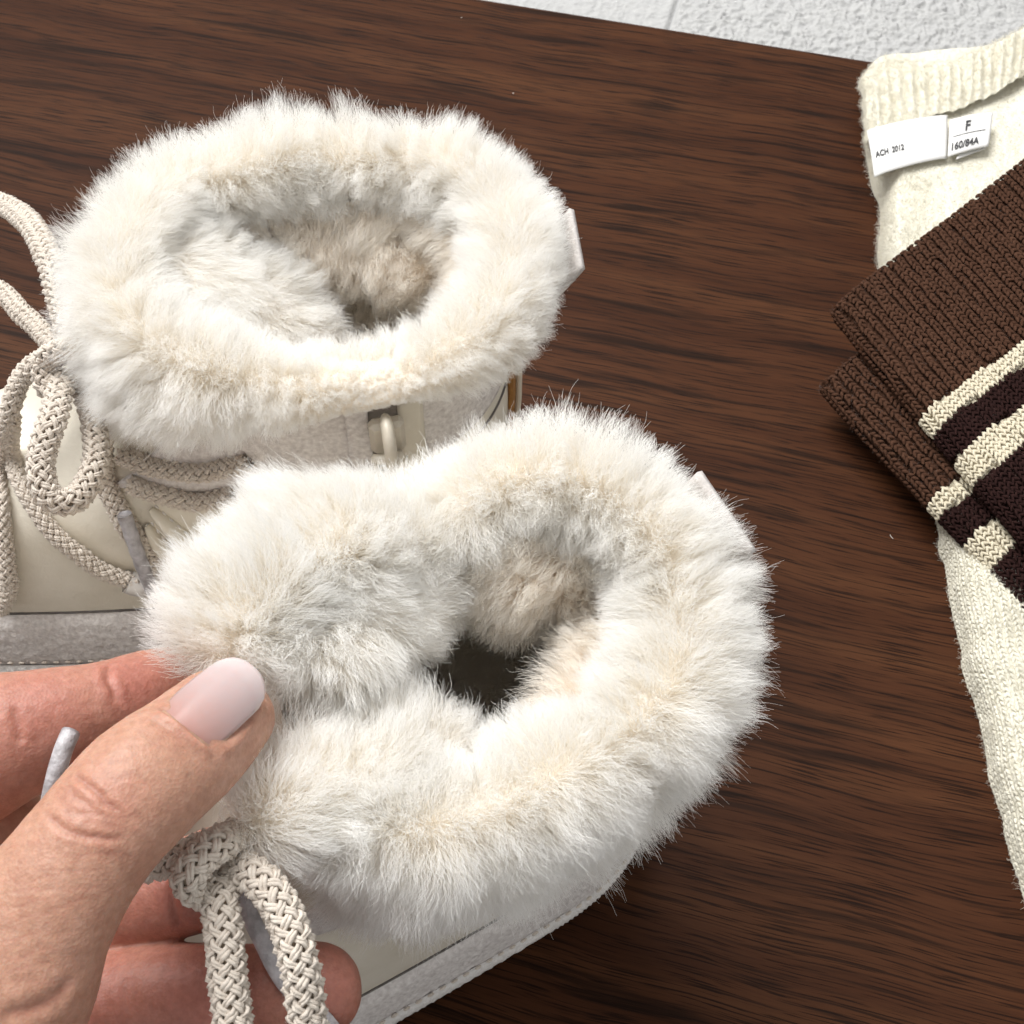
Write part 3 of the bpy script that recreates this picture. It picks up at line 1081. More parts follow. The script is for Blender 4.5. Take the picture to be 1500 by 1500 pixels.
# ---- zipper of the standing boot
def zipper(B, root, th=1.87):
    zz = np.linspace(40, 118, 40)
    band(B, 'zip_tape', zz, np.linspace(th - .13, th + .10, 8), np.full(40, 1.45), M['zip_tape'], root)
    V, F, base = [], [], 0
    tooth = [(-1, -1, -1), (1, -1, -1), (1, 1, -1), (-1, 1, -1), (-1, -1, 1), (1, -1, 1), (1, 1, 1), (-1, 1, 1)]
    tf = [(0, 3, 2, 1), (4, 5, 6, 7), (0, 1, 5, 4), (1, 2, 6, 5), (2, 3, 7, 6), (3, 0, 4, 7)]
    for i, z in enumerate(np.arange(42, 104, 1.5)):
        c = B.w(B.sec(z, th - .012 + (.02 if i % 2 else -.02), 1.9))
        tg = nrm(B.w(B.sec(z, th + .02, 1.9)) - B.w(B.sec(z, th - .02, 1.9)))
        no = nrm(B.w(B.sec(z, th, 3.)) - B.w(B.sec(z, th, 1.)))
        for a_, b_, c_ in tooth:
            V.append(c + tg * a_ * 1.3 + no * b_ * .6 + np.array([0, 0, 1]) * c_ * .5)
        F += [tuple(base + k for k in f) for f in tf]
        base += 8
    tag(mesh_obj('zip_teeth', V, F, M['zip_metal'], root, smooth=False), kind='stuff')
    # guard flaps along both sides
    for s_, w_ in ((1, .14), (-1, .07)):
        ths = th + s_ * (.07 + np.linspace(0, w_, 6))
        band(B, 'zip_guard', np.linspace(40, 119, 30), ths, np.full(30, 2.1), M['leather'] if s_ > 0 else M['suede'], root, thick=1.2)
    # slider, bridge loop and pull
    c = B.w(B.sec(114.5, th, 8.2))
    up = np.array([0, 0, 1.])
    no = nrm(B.w(B.sec(114, th, 4.)) - B.w(B.sec(114, th, 1.)))
    tg = nrm(np.cross(up, no))
    Rm = np.stack([tg, no, up], 1)
    sl = hull_obj('zip_slider', box_geo(c, 4.4, 2.0, 5.6, Rm, .3), M['zip_metal'], root)
    lp_ = catmull(np.array([c + up * 5.2 + no * .5, c + up * 6.4 + no * 3.6, c + up * 3 + no * 6.8, c - up * 4 + no * 6.8, c - up * 7 + no * 3.6]), 22)
    tube_obj('slider_bridge', lp_, 2.6, M['zip_metal'], sl, 12, ry=np.full(22, 1.6), up=tg)
    q_ = c - up * 3 + no * 4.4
    ring = catmull(np.array([q_ - tg * 4.6, q_ - tg * 2 + no * 1.0, q_ + tg * 1.0 + no * .8, q_ + tg * 3.0]), 16)
    tube_obj('pull_pin', ring, 1.3, M['zip_metal'], sl, 10)
    for k_, (o_, w_) in enumerate(((-4.0, .75), (1.2, 3.0))):
        a0 = q_ + tg * o_ - up * .5 + no * .6
        pl = np.array([a0, a0 - up * 8 + no * .2, a0 - up * 19 - no * .2 + tg * .6])
        tube_obj('zip_pull', catmull(pl, 14), w_, M['zip_metal'], root, 10, ry=np.full(14, .65), up=no)


zipper(B1, boot1, 1.70)

# ---- laces of the held boot
lace_px('lace', [(200, 1268, 137), (250, 1262, 140), (300, 1240, 142), (350, 1220, 140)], boot2, 11, r=3.2)
lace_px('lace_knot', [(362, 1222, 136), (322, 1236, 146), (282, 1272, 148), (276, 1300, 144), (304, 1308, 140), (346, 1284, 140)], boot2, 12, r=3.4)
lace_px('lace', [(318, 1290, 141), (324, 1340, 141), (330, 1410, 138), (338, 1480, 134), (350, 1570, 128), (380, 1660, 118)], boot2, 13, r=3.4)
lace_px('lace', [(338, 1268, 139), (376, 1284, 143), (410, 1330, 143), (434, 1400, 140), (448, 1480, 134), (452, 1570, 126), (420, 1660, 118)], boot2, 14, r=3.4)
fl = catmull(PP([(352, 1310, 132), (380, 1370, 130), (418, 1440, 126), (480, 1500, 120), (520, 1560, 112)]), 30)
tube_obj('lace_end', fl, 1.7, M['aglet'], boot2, 10, ry=np.full(30, 1.3))
ag2 = catmull(PP([(104, 1072, 150), (94, 1095, 150), (82, 1135, 148), (70, 1190, 142)]), 20)
tube_obj('aglet', ag2, 1.75, M['aglet'], boot2, 12)


# ------------------------------------------------------------------ hand
def limb(pts, rw, rt, normals, n=40, step=.8, tip=True, tail=False):
    """finger as rings: axis pts, half widths, half thickness, dorsal normals"""
    q = np.c_[np.asarray(pts, float), rw, rt, np.asarray(normals, float)]
    L = path_len(q[:, :3])
    m = int(L / step)
    c = catmull(q, m)
    p, w, t_, nn = c[:, :3], c[:, 3], c[:, 4], c[:, 5:8]
    tg = nrm(np.gradient(p, axis=0))
    nn = nrm(nn - tg * (nn * tg).sum(1, keepdims=True))
    bb = np.cross(tg, nn)
    s = np.linspace(0, L, m)
    if tip:
        e = np.clip((L - s) / (w[-1] * 1.05), 0, 1)
        k = np.sqrt(np.clip(1 - (1 - e) ** 2.3, .0004, 1))
        w, t_ = w * k, t_ * k
    if tail:
        e = np.clip(s / w[0], 0, 1)
        k = np.sqrt(np.clip(1 - (1 - e) ** 2, .0004, 1))
        w, t_ = w * k, t_ * k
    th = np.linspace(0, 2 * np.pi, n, endpoint=False)
    G = p[:, None] + bb[:, None] * (np.sin(th)[None] * w[:, None])[..., None] + nn[:, None] * (np.cos(th)[None] * t_[:, None])[..., None]
    v = G.reshape(-1, 3)
    f = [tuple(x) for x in grid_faces(m, n, cv=True)] + [tuple(range(n))[::-1], tuple((m - 1) * n + i for i in range(n))]
    return v, f


CAMP = np.array([0, 0, CAM_H])


def to_cam(p):
    return nrm(CAMP - np.asarray(p, float))


hand = thing('hand', 'bare left hand with pale polished thumbnail pinching the front boot by its fur tongue', 'hand', (-120, 60, 0))
parts = []
WRIST = P(-560, 1560, 92)


def digit(px, width, thick):
    """pixels from the tip to the knuckle, then on into the palm and to the wrist"""
    q = PP(px)[::-1]
    k = q[0]
    q = np.vstack([WRIST, WRIST * .55 + k * .45, q])
    parts.append(limb(q, [17, 17] + width[::-1], [13, 14] + thick[::-1], [to_cam(p) for p in q]))


# thumb
TPX = [(364, 1004, 150), (322, 1050, 155), (272, 1098, 158.5), (206, 1152, 161), (130, 1238, 160), (60, 1340, 156), (-10, 1460, 148), (-120, 1580, 132)]
TP = np.vstack([WRIST, WRIST * .5 + P(-120, 1580, 132) * .5, PP(TPX)[::-1]])
tn = np.array([to_cam(p) + np.array([-.12, .10, .1]) for p in TP])
parts.append(limb(TP, [18, 20, 19, 16.4, 12.8, 11.2, 11.3, 10.7, 9.8, 8.3], [14, 17, 16, 13.4, 10.2, 9.4, 9.6, 8.2, 7.2, 5.4], tn))
# index: pad towards the camera, behind the thumb
digit([(318, 1000, 122), (232, 1018, 130), (150, 1040, 136), (60, 1066, 139), (-50, 1104, 138), (-200, 1180, 128)], [8.2, 9.6, 9.6, 11.6, 14.5, 15.5], [7.4, 9, 9.2, 10.4, 12, 13])
digit([(390, 1262, 120), (330, 1280, 121), (268, 1300, 120), (200, 1312, 117), (80, 1330, 112), (-120, 1370, 104)], [8.4, 9.6, 9.4, 10, 11, 13], [7.6, 9, 9.2, 9.6, 10.4, 12])
digit([(528, 1438, 112), (460, 1450, 115), (360, 1458, 116), (240, 1462, 114), (120, 1486, 110), (-60, 1540, 102)], [7.6, 9.0, 9.4, 10.0, 11.0, 13], [6.8, 8.2, 8.8, 9.6, 10.4, 12])
digit([(430, 1610, 104), (300, 1610, 106), (160, 1620, 104), (0, 1660, 98)], [7.4, 8.8, 9.4, 11], [6.8, 8.4, 9, 10.5])
# web between thumb and index
WB_ = np.vstack([WRIST * .5 + P(-150, 1270, 120) * .5, PP([(-150, 1270, 120), (-20, 1222, 122), (70, 1190, 116)])])
parts.append(limb(WB_, [18, 14, 11, 7], [12, 10, 8, 6], [to_cam(p) for p in WB_], tail=True))
# wrist and forearm
fore = nrm(WRIST - P(-60, 1400, 115))
WR_ = np.array([WRIST - fore * 22, WRIST, WRIST + fore * 30, WRIST + fore * 70, WRIST + fore * 130])
parts.append(limb(WR_, [30, 29, 26, 28, 33], [15, 17, 18, 20, 24], [to_cam(p) for p in WR_], tail=True))
V, F, base = [], [], 0
for v, f in parts:
    V.append(v)
    F += [tuple(i + base for i in x) for x in f]
    base += len(v)
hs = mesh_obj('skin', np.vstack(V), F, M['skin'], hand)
rm = hs.modifiers.new('remesh', 'REMESH')
rm.mode = 'VOXEL'
rm.voxel_size = .00042
bpy.context.view_layer.update()
dg = bpy.context.evaluated_depsgraph_get()
me = bpy.data.meshes.new_from_object(hs.evaluated_get(dg))
hs.modifiers.clear()
hs.data = me
me.materials.clear()
me.materials.append(M['skin'])
nv = len(me.vertices)
co = np.zeros(nv * 3)
me.vertices.foreach_get('co', co)
off_ = np.array(hand.location)
co = co.reshape(-1, 3) / S
ed = np.zeros(len(me.edges) * 2, np.int32)
me.edges.foreach_get('vertices', ed)
ed = ed.reshape(-1, 2)
deg = np.bincount(ed.ravel(), minlength=nv).astype(float)[:, None]


def smooth(a, it, lam=.6):
    for _ in range(it):
        acc = np.stack([np.bincount(ed[:, 0], a[ed[:, 1], k], nv) + np.bincount(ed[:, 1], a[ed[:, 0], k], nv) for k in range(a.shape[1])], 1)
        a = a + lam * (acc / deg - a)
    return a


co = smooth(co, 16)
me.vertices.foreach_set('co', (co * S).ravel())
me.update()


def vnormals():
    n = np.zeros(nv * 3)
    me.vertices.foreach_get('normal', n)
    return n.reshape(-1, 3)


bvh = BVHTree.FromPolygons([Vector(c) for c in co], [tuple(p.vertices) for p in me.polygons])


def onskin(px, py):
    d = nrm(P(px, py, 0) - CAMP)
    h = bvh.ray_cast(Vector(CAMP), Vector(d))
    return None if h[0] is None else np.array(h[0])


def seg_dist(p, a, b):
    ab = b - a
    t = np.clip(((p - a) @ ab) / max(ab @ ab, 1e-9), 0, 1)
    return np.linalg.norm(p - (a + t[:, None] * ab), axis=1), t


nr_ = vnormals()
crease = np.zeros(nv)
flush = np.zeros(nv)
disp = np.zeros(nv)


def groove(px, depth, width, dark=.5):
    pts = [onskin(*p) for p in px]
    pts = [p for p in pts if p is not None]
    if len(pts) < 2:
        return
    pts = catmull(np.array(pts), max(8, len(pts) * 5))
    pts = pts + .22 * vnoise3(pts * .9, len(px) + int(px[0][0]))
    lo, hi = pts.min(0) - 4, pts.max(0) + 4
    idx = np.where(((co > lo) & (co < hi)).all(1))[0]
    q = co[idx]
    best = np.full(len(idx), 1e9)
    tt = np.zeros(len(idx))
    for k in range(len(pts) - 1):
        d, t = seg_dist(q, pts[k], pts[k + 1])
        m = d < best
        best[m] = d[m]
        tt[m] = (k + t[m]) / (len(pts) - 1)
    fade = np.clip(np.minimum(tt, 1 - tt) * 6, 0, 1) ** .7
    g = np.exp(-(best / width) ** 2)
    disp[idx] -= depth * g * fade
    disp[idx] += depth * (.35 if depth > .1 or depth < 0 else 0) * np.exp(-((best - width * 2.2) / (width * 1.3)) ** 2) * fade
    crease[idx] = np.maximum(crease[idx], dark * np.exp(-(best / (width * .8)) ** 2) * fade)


# thumb knuckle folds (over the joint) and finer lines down the thumb
groove([(108, 1136), (132, 1152), (160, 1178), (184, 1196)], .42, .55, .5)
groove([(64, 1190), (92, 1212), (130, 1226), (182, 1230)], .42, .55, .45)
groove([(100, 1158), (118, 1172), (140, 1190)], .2, .5, .2)
groove([(112, 1106), (130, 1112), (160, 1120)], .12, .5, .15)
groove([(76, 1200), (110, 1192), (150, 1194), (200, 1200)], .14, .4, .15)
for i, (x0, y0, x1, y1) in enumerate([(84, 1256, 226, 1252), (44, 1272, 172, 1276), (12, 1288, 90, 1284), (0, 1310, 150, 1298), (0, 1330, 80, 1318),
                                      (60, 1330, 165, 1306), (10, 1352, 90, 1336), (0, 1380, 70, 1360), (0, 1402, 90, 1385), (0, 1440, 100, 1436), (6, 1420, 84, 1408),
                                      (20, 1462, 90, 1450), (8, 1244, 60, 1236), (60, 1340, 110, 1318), (90, 1318, 150, 1300)]):
    groove([(x0, y0), ((x0 * 2 + x1) / 3, (y0 * 2 + y1) / 3 - 3 + 5 * (i % 3)), ((x0 + 2 * x1) / 3, (y0 + 2 * y1) / 3 - 2 + 3 * (i % 2)), (x1, y1)], .05, .27, .30)
# creases on the pads of the fingers
groove([(160, 972), (158, 990), (166, 1012), (172, 1030)], .55, .8, .4)
groove([(18, 1036), (26, 1064), (34, 1090)], .5, .9, .35)
groove([(252, 1284), (254, 1310), (258, 1338), (266, 1360)], .5, .8, .4)
groove([(182, 1432), (184, 1462), (192, 1490)], .4, .9, .35)
groove([(194, 1430), (196, 1460), (206, 1488)], .3, .9, .3)
groove([(0, 1486), (50, 1478), (90, 1452), (106, 1428)], .5, 1.2, .35)
# bed round the thumbnail
nail_c = [(228, 1035), (258, 1050), (288, 1074), (316, 1102)]
groove(nail_c, .35, .5, .45)
groove([(x - 6, y + 8) for x, y in nail_c], -.5, .9, 0)
groove([(x - 13, y + 16) for x, y in nail_c], .12, .6, .12)
groove([(322, 1108), (345, 1088), (370, 1058), (388, 1030)], -.35, .9, .0)
# soft redness: finger pads and thumb joint
for p_, r_, a_ in (((300, 1040), 9, .35), ((150, 1180), 8, .35), ((200, 1000), 14, .95), ((60, 1050), 18, .8), ((-60, 1090), 20, .8), ((270, 1310), 16, .95), ((210, 1330), 12, .8),
                   ((300, 1450), 26, .95), ((480, 1440), 20, .9), ((150, 1470), 22, .85)):
    h = onskin(*p_)
    if h is not None:
        flush = np.maximum(flush, a_ * np.exp(-((co - h) ** 2).sum(1) / r_ ** 2))
disp += .06 * fbm(co * .35, 3, 3)
co2 = co + nr_ * disp[:, None]
me.vertices.foreach_set('co', (co2 * S).ravel())
me.polygons.foreach_set('use_smooth', np.full(len(me.polygons), True))
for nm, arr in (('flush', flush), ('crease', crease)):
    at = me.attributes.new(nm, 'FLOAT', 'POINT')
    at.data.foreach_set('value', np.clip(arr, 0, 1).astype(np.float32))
me.update()

# thumbnail: a curved plate lying on the nail bed
def nail(name, left, right, tip, parent, lift=.55, dome=2.6, width=1.0):
    """left, right: pixels at both ends of the cuticle; tip: pixel of the free edge"""
    A, Bq, T = onskin(*left), onskin(*right), onskin(*tip)
    c0 = (A + Bq) / 2
    T = P(*tip, c0[2] - 3.0) if T is None else T
    side = (Bq - A) / 2 * width
    hw = np.linalg.norm(side)
    sd = side / hw
    axis = T - c0
    axis = axis - sd * (axis @ sd) * .75
    ln = np.linalg.norm(axis)
    axis = axis / ln
    up = nrm(np.cross(sd, axis))
    up = up * np.sign(up @ to_cam(c0))
    n, m = 30, 25
    u = np.linspace(-1, 1, m)
    G = np.zeros((n, m, 3))
    for i, s_ in enumerate(np.linspace(0, 1, n)):
        w = hw * (1 + .04 * math.sin(math.pi * s_))
        G[i] = c0 + sd * (u * w)[:, None] + up * (lift + dome * (1 - np.abs(u) ** 2.2) - dome * .52 - .8 * s_ ** 2)[:, None]
        start = -1.5 * (1 - u ** 2)
        end = ln * (.72 + .28 * np.sqrt(np.clip(1 - np.abs(u) ** 2.6, 0, 1)))
        G[i] += axis * (start + (end - start) * s_)[:, None]
    o = mesh_obj(name, G.reshape(-1, 3), grid_faces(n, m), M['nail'], parent)
    at = o.data.attributes.new('along', 'FLOAT', 'POINT')
    at.data.foreach_set('value', np.repeat(np.linspace(0, 1, n), m).astype(np.float32))
    md = o.modifiers.new('thickness', 'SOLIDIFY')
    md.thickness = .0006
    md.offset = 0
    # fold of skin over the root and down both sides
    rim = np.vstack([G[12:0:-3, 0], G[0], G[3:13:3, -1]])
    rim = catmull(rim, 60) + up * .12
    k = np.sin(np.linspace(0, np.pi, 60)) ** .6
    tube_obj('cuticle', rim, .75 * k + .05, M['skin'], parent, 10, ry=.42 * k + .03, up=up)
    return o


nail('thumbnail', (233, 1034), (315, 1098), (371, 982), hand, width=.92)


# ------------------------------------------------------------------ cream sweater
sweater = thing('sweater', 'folded cream wool sweater with ribbed neck and white labels under the striped socks', 'sweater', P(1450, 600, 0))
edge_px = [(1262, 104), (1266, 150), (1270, 200), (1276, 256), (1291, 296), (1284, 345), (1290, 400), (1312, 470), (1338, 560), (1356, 650), (1374, 740), (1390, 830), (1408, 920), (1430, 1010), (1450, 1085), (1468, 1170), (1490, 1250), (1512, 1330), (1545, 1430), (1590, 1560)]
EDGE = catmull(PP([(x + 5, y, 7) for x, y in edge_px]), 240)
EDGE[:, 2] = 0
ucol = np.concatenate([np.linspace(0, 1, 14) ** 1.0 * 12, np.linspace(13, 150, 70)])


def sweater_h(a, pos, v):
    r = 7.0
    c = np.clip(a / r, 0, 1)
    h = 14.5 * np.sqrt(np.clip(1 - (1 - c) ** 2, 0, 1))
    h = h + 1.8 * vnoise(pos * .03, 5) * c + .7 * vnoise(pos * .11, 6) * c
    return h


inw = np.array([.985, .17, 0.])
SG = np.zeros((240, len(ucol), 3))
for i in range(240):
    SG[i] = EDGE[i] + inw[None] * ucol[:, None]
vv_ = np.linspace(0, 1, 240)[:, None] + 0 * ucol[None]
q2 = SG.copy()
SG[..., 2] = sweater_h(ucol[None] + 0 * vv_, q2, vv_) + .3
wob = .8 * vnoise3(q2 * .16, 8) * np.clip(1.2 - ucol / 18, 0, 1)[None, :, None]
SG[..., :2] += wob[..., :2]
topi = 44          # rows above this index are covered by the neck band and inner back
body = mesh_obj('body', np.concatenate([SG.reshape(-1, 3)]), grid_faces(*SG.shape[:2])[:, ::-1], M['wool'], sweater)


# knitted columns on the lower front
def blob_template():
    rings, seg = 5, 6
    z = np.linspace(-1, 1, rings)
    th = np.linspace(0, 2 * np.pi, seg, endpoint=False)
    r = np.array([.25, .82, 1., .82, .25])
    g = np.stack([r[:, None] * np.cos(th), r[:, None] * np.sin(th), z[:, None] + 0 * th], -1)
    f = [tuple(x) for x in grid_faces(rings, seg, cv=True)] + [tuple(range(seg))[::-1], tuple((rings - 1) * seg + i for i in range(seg))]
    tri = []
    for x in f:
        for k in range(1, len(x) - 1):
            tri.append((x[0], x[k], x[k + 1]))
    return g.reshape(-1, 3), np.array(tri)


BT, BF = blob_template()


def stitches(name, C, A, Nn, la, lb, lc, mat, parent):
    """C centres, A long axes, Nn surface normals; half sizes la (long) lb (across) lc (high)"""
    C, A, Nn = (np.asarray(x, float) for x in (C, A, Nn))
    A = nrm(A)
    Nn = nrm(Nn - A * (A * Nn).sum(1, keepdims=True))
    Bn = np.cross(Nn, A)
    la, lb, lc = (np.broadcast_to(x, (len(C),)) for x in (la, lb, lc))
    V = (C[:, None] + Bn[:, None] * (BT[None, :, 0] * lb[:, None])[..., None] + Nn[:, None] * (BT[None, :, 1] * lc[:, None])[..., None]
         + A[:, None] * (BT[None, :, 2] * la[:, None])[..., None])
    F = BF[None] + (np.arange(len(C)) * len(BT))[:, None, None]
    return mesh_obj(name, V.reshape(-1, 3), F.reshape(-1, 3), mat, parent)


def surf_at(G, iu, iv):
    """bilinear point and normal on a grid at float indices"""
    U, V = G.shape[:2]
    iu, iv = np.clip(iu, 0, U - 1.001), np.clip(iv, 0, V - 1.001)
    a, b = iu.astype(int), iv.astype(int)
    fu, fv = (iu - a)[:, None], (iv - b)[:, None]
    p = G[a, b] * (1 - fu) * (1 - fv) + G[a + 1, b] * fu * (1 - fv) + G[a, b + 1] * (1 - fu) * fv + G[a + 1, b + 1] * fu * fv
    du, dv = G[a + 1, b] - G[a, b], G[a, b + 1] - G[a, b]
    return p, nrm(du), nrm(dv), nrm(np.cross(dv, du))


row_len = np.concatenate([[0], np.cumsum(np.linalg.norm(np.diff(SG[:, 40], axis=0), axis=1))])
arc = np.concatenate([[0], np.cumsum(np.linalg.norm(np.diff(SG[140], axis=0), axis=1))])
C, A, Nn = [], [], []
cols_ = np.arange(.8, 70, 2.85)
rows_ = np.arange(row_len[95], row_len[-1], 1.75)
cc_, rr_ = np.meshgrid(cols_, rows_, indexing='ij')
cc_, rr_ = cc_.ravel(), rr_.ravel()
for sg_ in (-1, 1):
    jit = rng.normal(0, .10, (len(cc_), 2))
    iv = np.interp(cc_ + sg_ * .58 + jit[:, 0], arc, np.arange(len(arc)))
    iu = np.interp(rr_ + jit[:, 1], row_len, np.arange(240))
    p, du, dv, n = surf_at(SG, iu, iv)
    n = n * np.sign(n[:, 2:3] + 1e-6)
    C.append(p + n * .15)
    A.append(du + sg_ * .42 * dv + rng.normal(0, .08, p.shape))
    Nn.append(n)
tag(stitches('knit_stitches', np.vstack(C), np.vstack(A), np.vstack(Nn), 1.15, .62, .6, M['wool'], body), kind='stuff')

# neck band: ribbed strip along the top edge
nb_low = catmull(PP([(1271, 198, 14.5), (1330, 178, 15.5), (1390, 164, 16), (1450, 140, 17), (1520, 96, 20), (1600, 50, 22)]), 160)
nb_top = catmull(PP([(1264, 108, 14), (1302, 93, 15), (1350, 93, 16), (1392, 93, 17), (1420, 82, 19), (1500, 43, 23), (1600, -20, 25)]), 160)
prof_t = np.linspace(0, 1, 20)
NG = np.zeros((160, 34, 3))
Ln = np.concatenate([[0], np.cumsum(np.linalg.norm(np.diff(nb_low, axis=0), axis=1))])
for i in range(160):
    a_, b_ = nb_low[i], nb_top[i]
    t20 = np.linspace(0, 1, 24)
    p = a_ + (b_ - a_) * t20[:, None]
    ribh = .75 * np.cos(2 * np.pi * Ln[i] / 5.2)
    p[:, 2] += (ribh + .3 * math.sin(i * .3)) * np.sin(np.pi * np.clip(t20, .05, .95)) ** .4 + 1.2 * np.sin(np.pi * t20)
    fold = np.array([b_ + np.array([0, 2.2 * math.sin(k), -2.2 * (1 - math.cos(k)) * 1.3]) for k in np.linspace(.25, math.pi * .9, 10)])
    NG[i] = np.vstack([p, fold])
NG = NG + .5 * vnoise3(NG * .2, 12)
# round the left end down to the table
endw = np.clip(np.arange(160) / 7., 0, 1)
NG[..., 2] = NG[..., 2] * (.62 + .38 * np.sqrt(1 - (1 - endw) ** 2))[:, None]
neck = mesh_obj('neck_band', NG.reshape(-1, 3), grid_faces(160, 34)[:, ::-1], M['wool'], sweater)

# wool fuzz
def fuzz(name, G, n, length, parent, mat='wool_fur', seed=0, rad=(.04, .022), weight=None, spread=1., sub=None):
    pos, nn, bl = sample_grid(G, n, weight=weight)
    nn = nn * np.where(nn[:, 2:3] < 0, -1, 1)
    r = np.random.default_rng(seed)
    tang = r.normal(0, spread, (n, 3))
    d0 = nrm(nn + tang * .7)
    d1 = nrm(nn * .3 + tang)
    ln = length * (.4 + .9 * r.random(n))
    p = strands(pos, d0, d1, ln, K=6, clump=.25, clump_n=10, crimp=.35, waves=1.6, seed=seed, flow=.4)
    return hair_obj(name, p, taper(n, 6, rad[0], rad[1], seed), M[mat], parent)


wt = np.ones(SG.shape[:2])
wt[:, :16] = 2.6
wt[:, 60:] = .3
fuzz('wool_fuzz', SG, 60000, 2.6, body, seed=71, weight=wt)
fuzz('wool_fuzz', NG, 16000, 2.2, neck, seed=72)

# labels sewn below the neck band
def ribbon(name, quad, nu, nv, bow, mat, parent, thick=.35):
    """quad: four 3-D corners (top left, top right, bottom right, bottom left)"""
    a_, b_, c_, d_ = (np.asarray(x, float) for x in quad)
    u, v = np.meshgrid(np.linspace(0, 1, nu), np.linspace(0, 1, nv), indexing='ij')
    u, v = u[..., None], v[..., None]
    G = a_ * (1 - u) * (1 - v) + b_ * u * (1 - v) + c_ * u * v + d_ * (1 - u) * v
    G[..., 2] += bow(u[..., 0], v[..., 0])
    o = mesh_obj(name, G.reshape(-1, 3), grid_faces(nu, nv)[:, ::-1], mat, parent)
    m = o.modifiers.new('thickness', 'SOLIDIFY')
    m.thickness = thick * S
    m.offset = 0
    return o, G


def print_text(txt, G, u0, v0, size, parent, slant=0., du=0.):
    """flat lettering laid on a ribbon grid at fraction u0, v0 (left, baseline); size = height in mm"""
    cu = bpy.data.curves.new('lettering', 'FONT')
    cu.body = txt
    cu.size = 1.0
    cu.offset = .03
    cu.resolution_u = 3
    to = bpy.data.objects.new('lettering', cu)
    col.objects.link(to)
    bpy.context.view_layer.update()
    me_ = bpy.data.meshes.new_from_object(to.evaluated_get(bpy.context.evaluated_depsgraph_get()))
    bpy.data.objects.remove(to)
    bpy.data.curves.remove(cu)
    c = np.zeros(len(me_.vertices) * 3)
    me_.vertices.foreach_get('co', c)
    c = c.reshape(-1, 3)
    nu, nv = G.shape[:2]
    wu = np.linalg.norm(G[-1, 0] - G[0, 0])
    wv = np.linalg.norm(G[0, -1] - G[0, 0])
    u = u0 + (c[:, 0] * size * .80 + slant * c[:, 1] * size) / wu
    v = v0 - c[:, 1] * size * 1.3 / wv
    p, _, _, n = surf_at(G, u * (nu - 1), v * (nv - 1))
    n = n * np.sign(n[:, 2:3])
    p = p + n * .5
    me_.vertices.foreach_set('co', (p * S).ravel())
    me_.materials.clear()
    me_.materials.append(M['ink'])
    me_.name = 'lettering'
    o = bpy.data.objects.new('lettering', me_)
    return link(o, parent)


zl = 18.3
lab, LG = ribbon('brand_label', [P(1270, 190, zl), P(1388, 168, zl + .5), P(1387, 231, zl), P(1281, 258, zl - 1)], 26, 14,
                 lambda u, v: 1.0 * np.sin(np.pi * u) - 6 * np.clip(.1 - u, 0, 1) + 1.2 * np.sin(np.pi * v) * .5 - 2.2 * np.clip(u - .93, 0, 1) * 14 * .2, M['satin_white'], sweater)
print_text('ACH  2012', LG, .05, .66, 3.4, lab)
siz, ZG = ribbon('size_label', [P(1391, 176, zl + 1.2), P(1455, 165, zl + 1.5), P(1448, 214, zl + .6), P(1388, 230, zl + .4)], 16, 12,
                 lambda u, v: .8 * np.sin(np.pi * u) * (1 - .4 * v), M['satin_white'], sweater)
print_text('F', ZG, .36, .43, 6.4, siz)
print_text('160/84A', ZG, .05, .88, 4.6, siz)
ln_p, _, _, _ = surf_at(ZG, np.linspace(.10, .86, 12) * 15, np.full(12, .51 * 11))
tube_obj('rule_line', ln_p + np.array([0, 0, .32]), .14, M['ink'], siz, 6)
# fold of the size label behind it
sf, _ = ribbon('size_label', [P(1405, 222, zl - .2), P(1446, 205, zl), P(1444, 218, zl - .8), P(1400, 234, zl - .8)], 8, 5, lambda u, v: 0 * u, M['satin_white'], sweater)


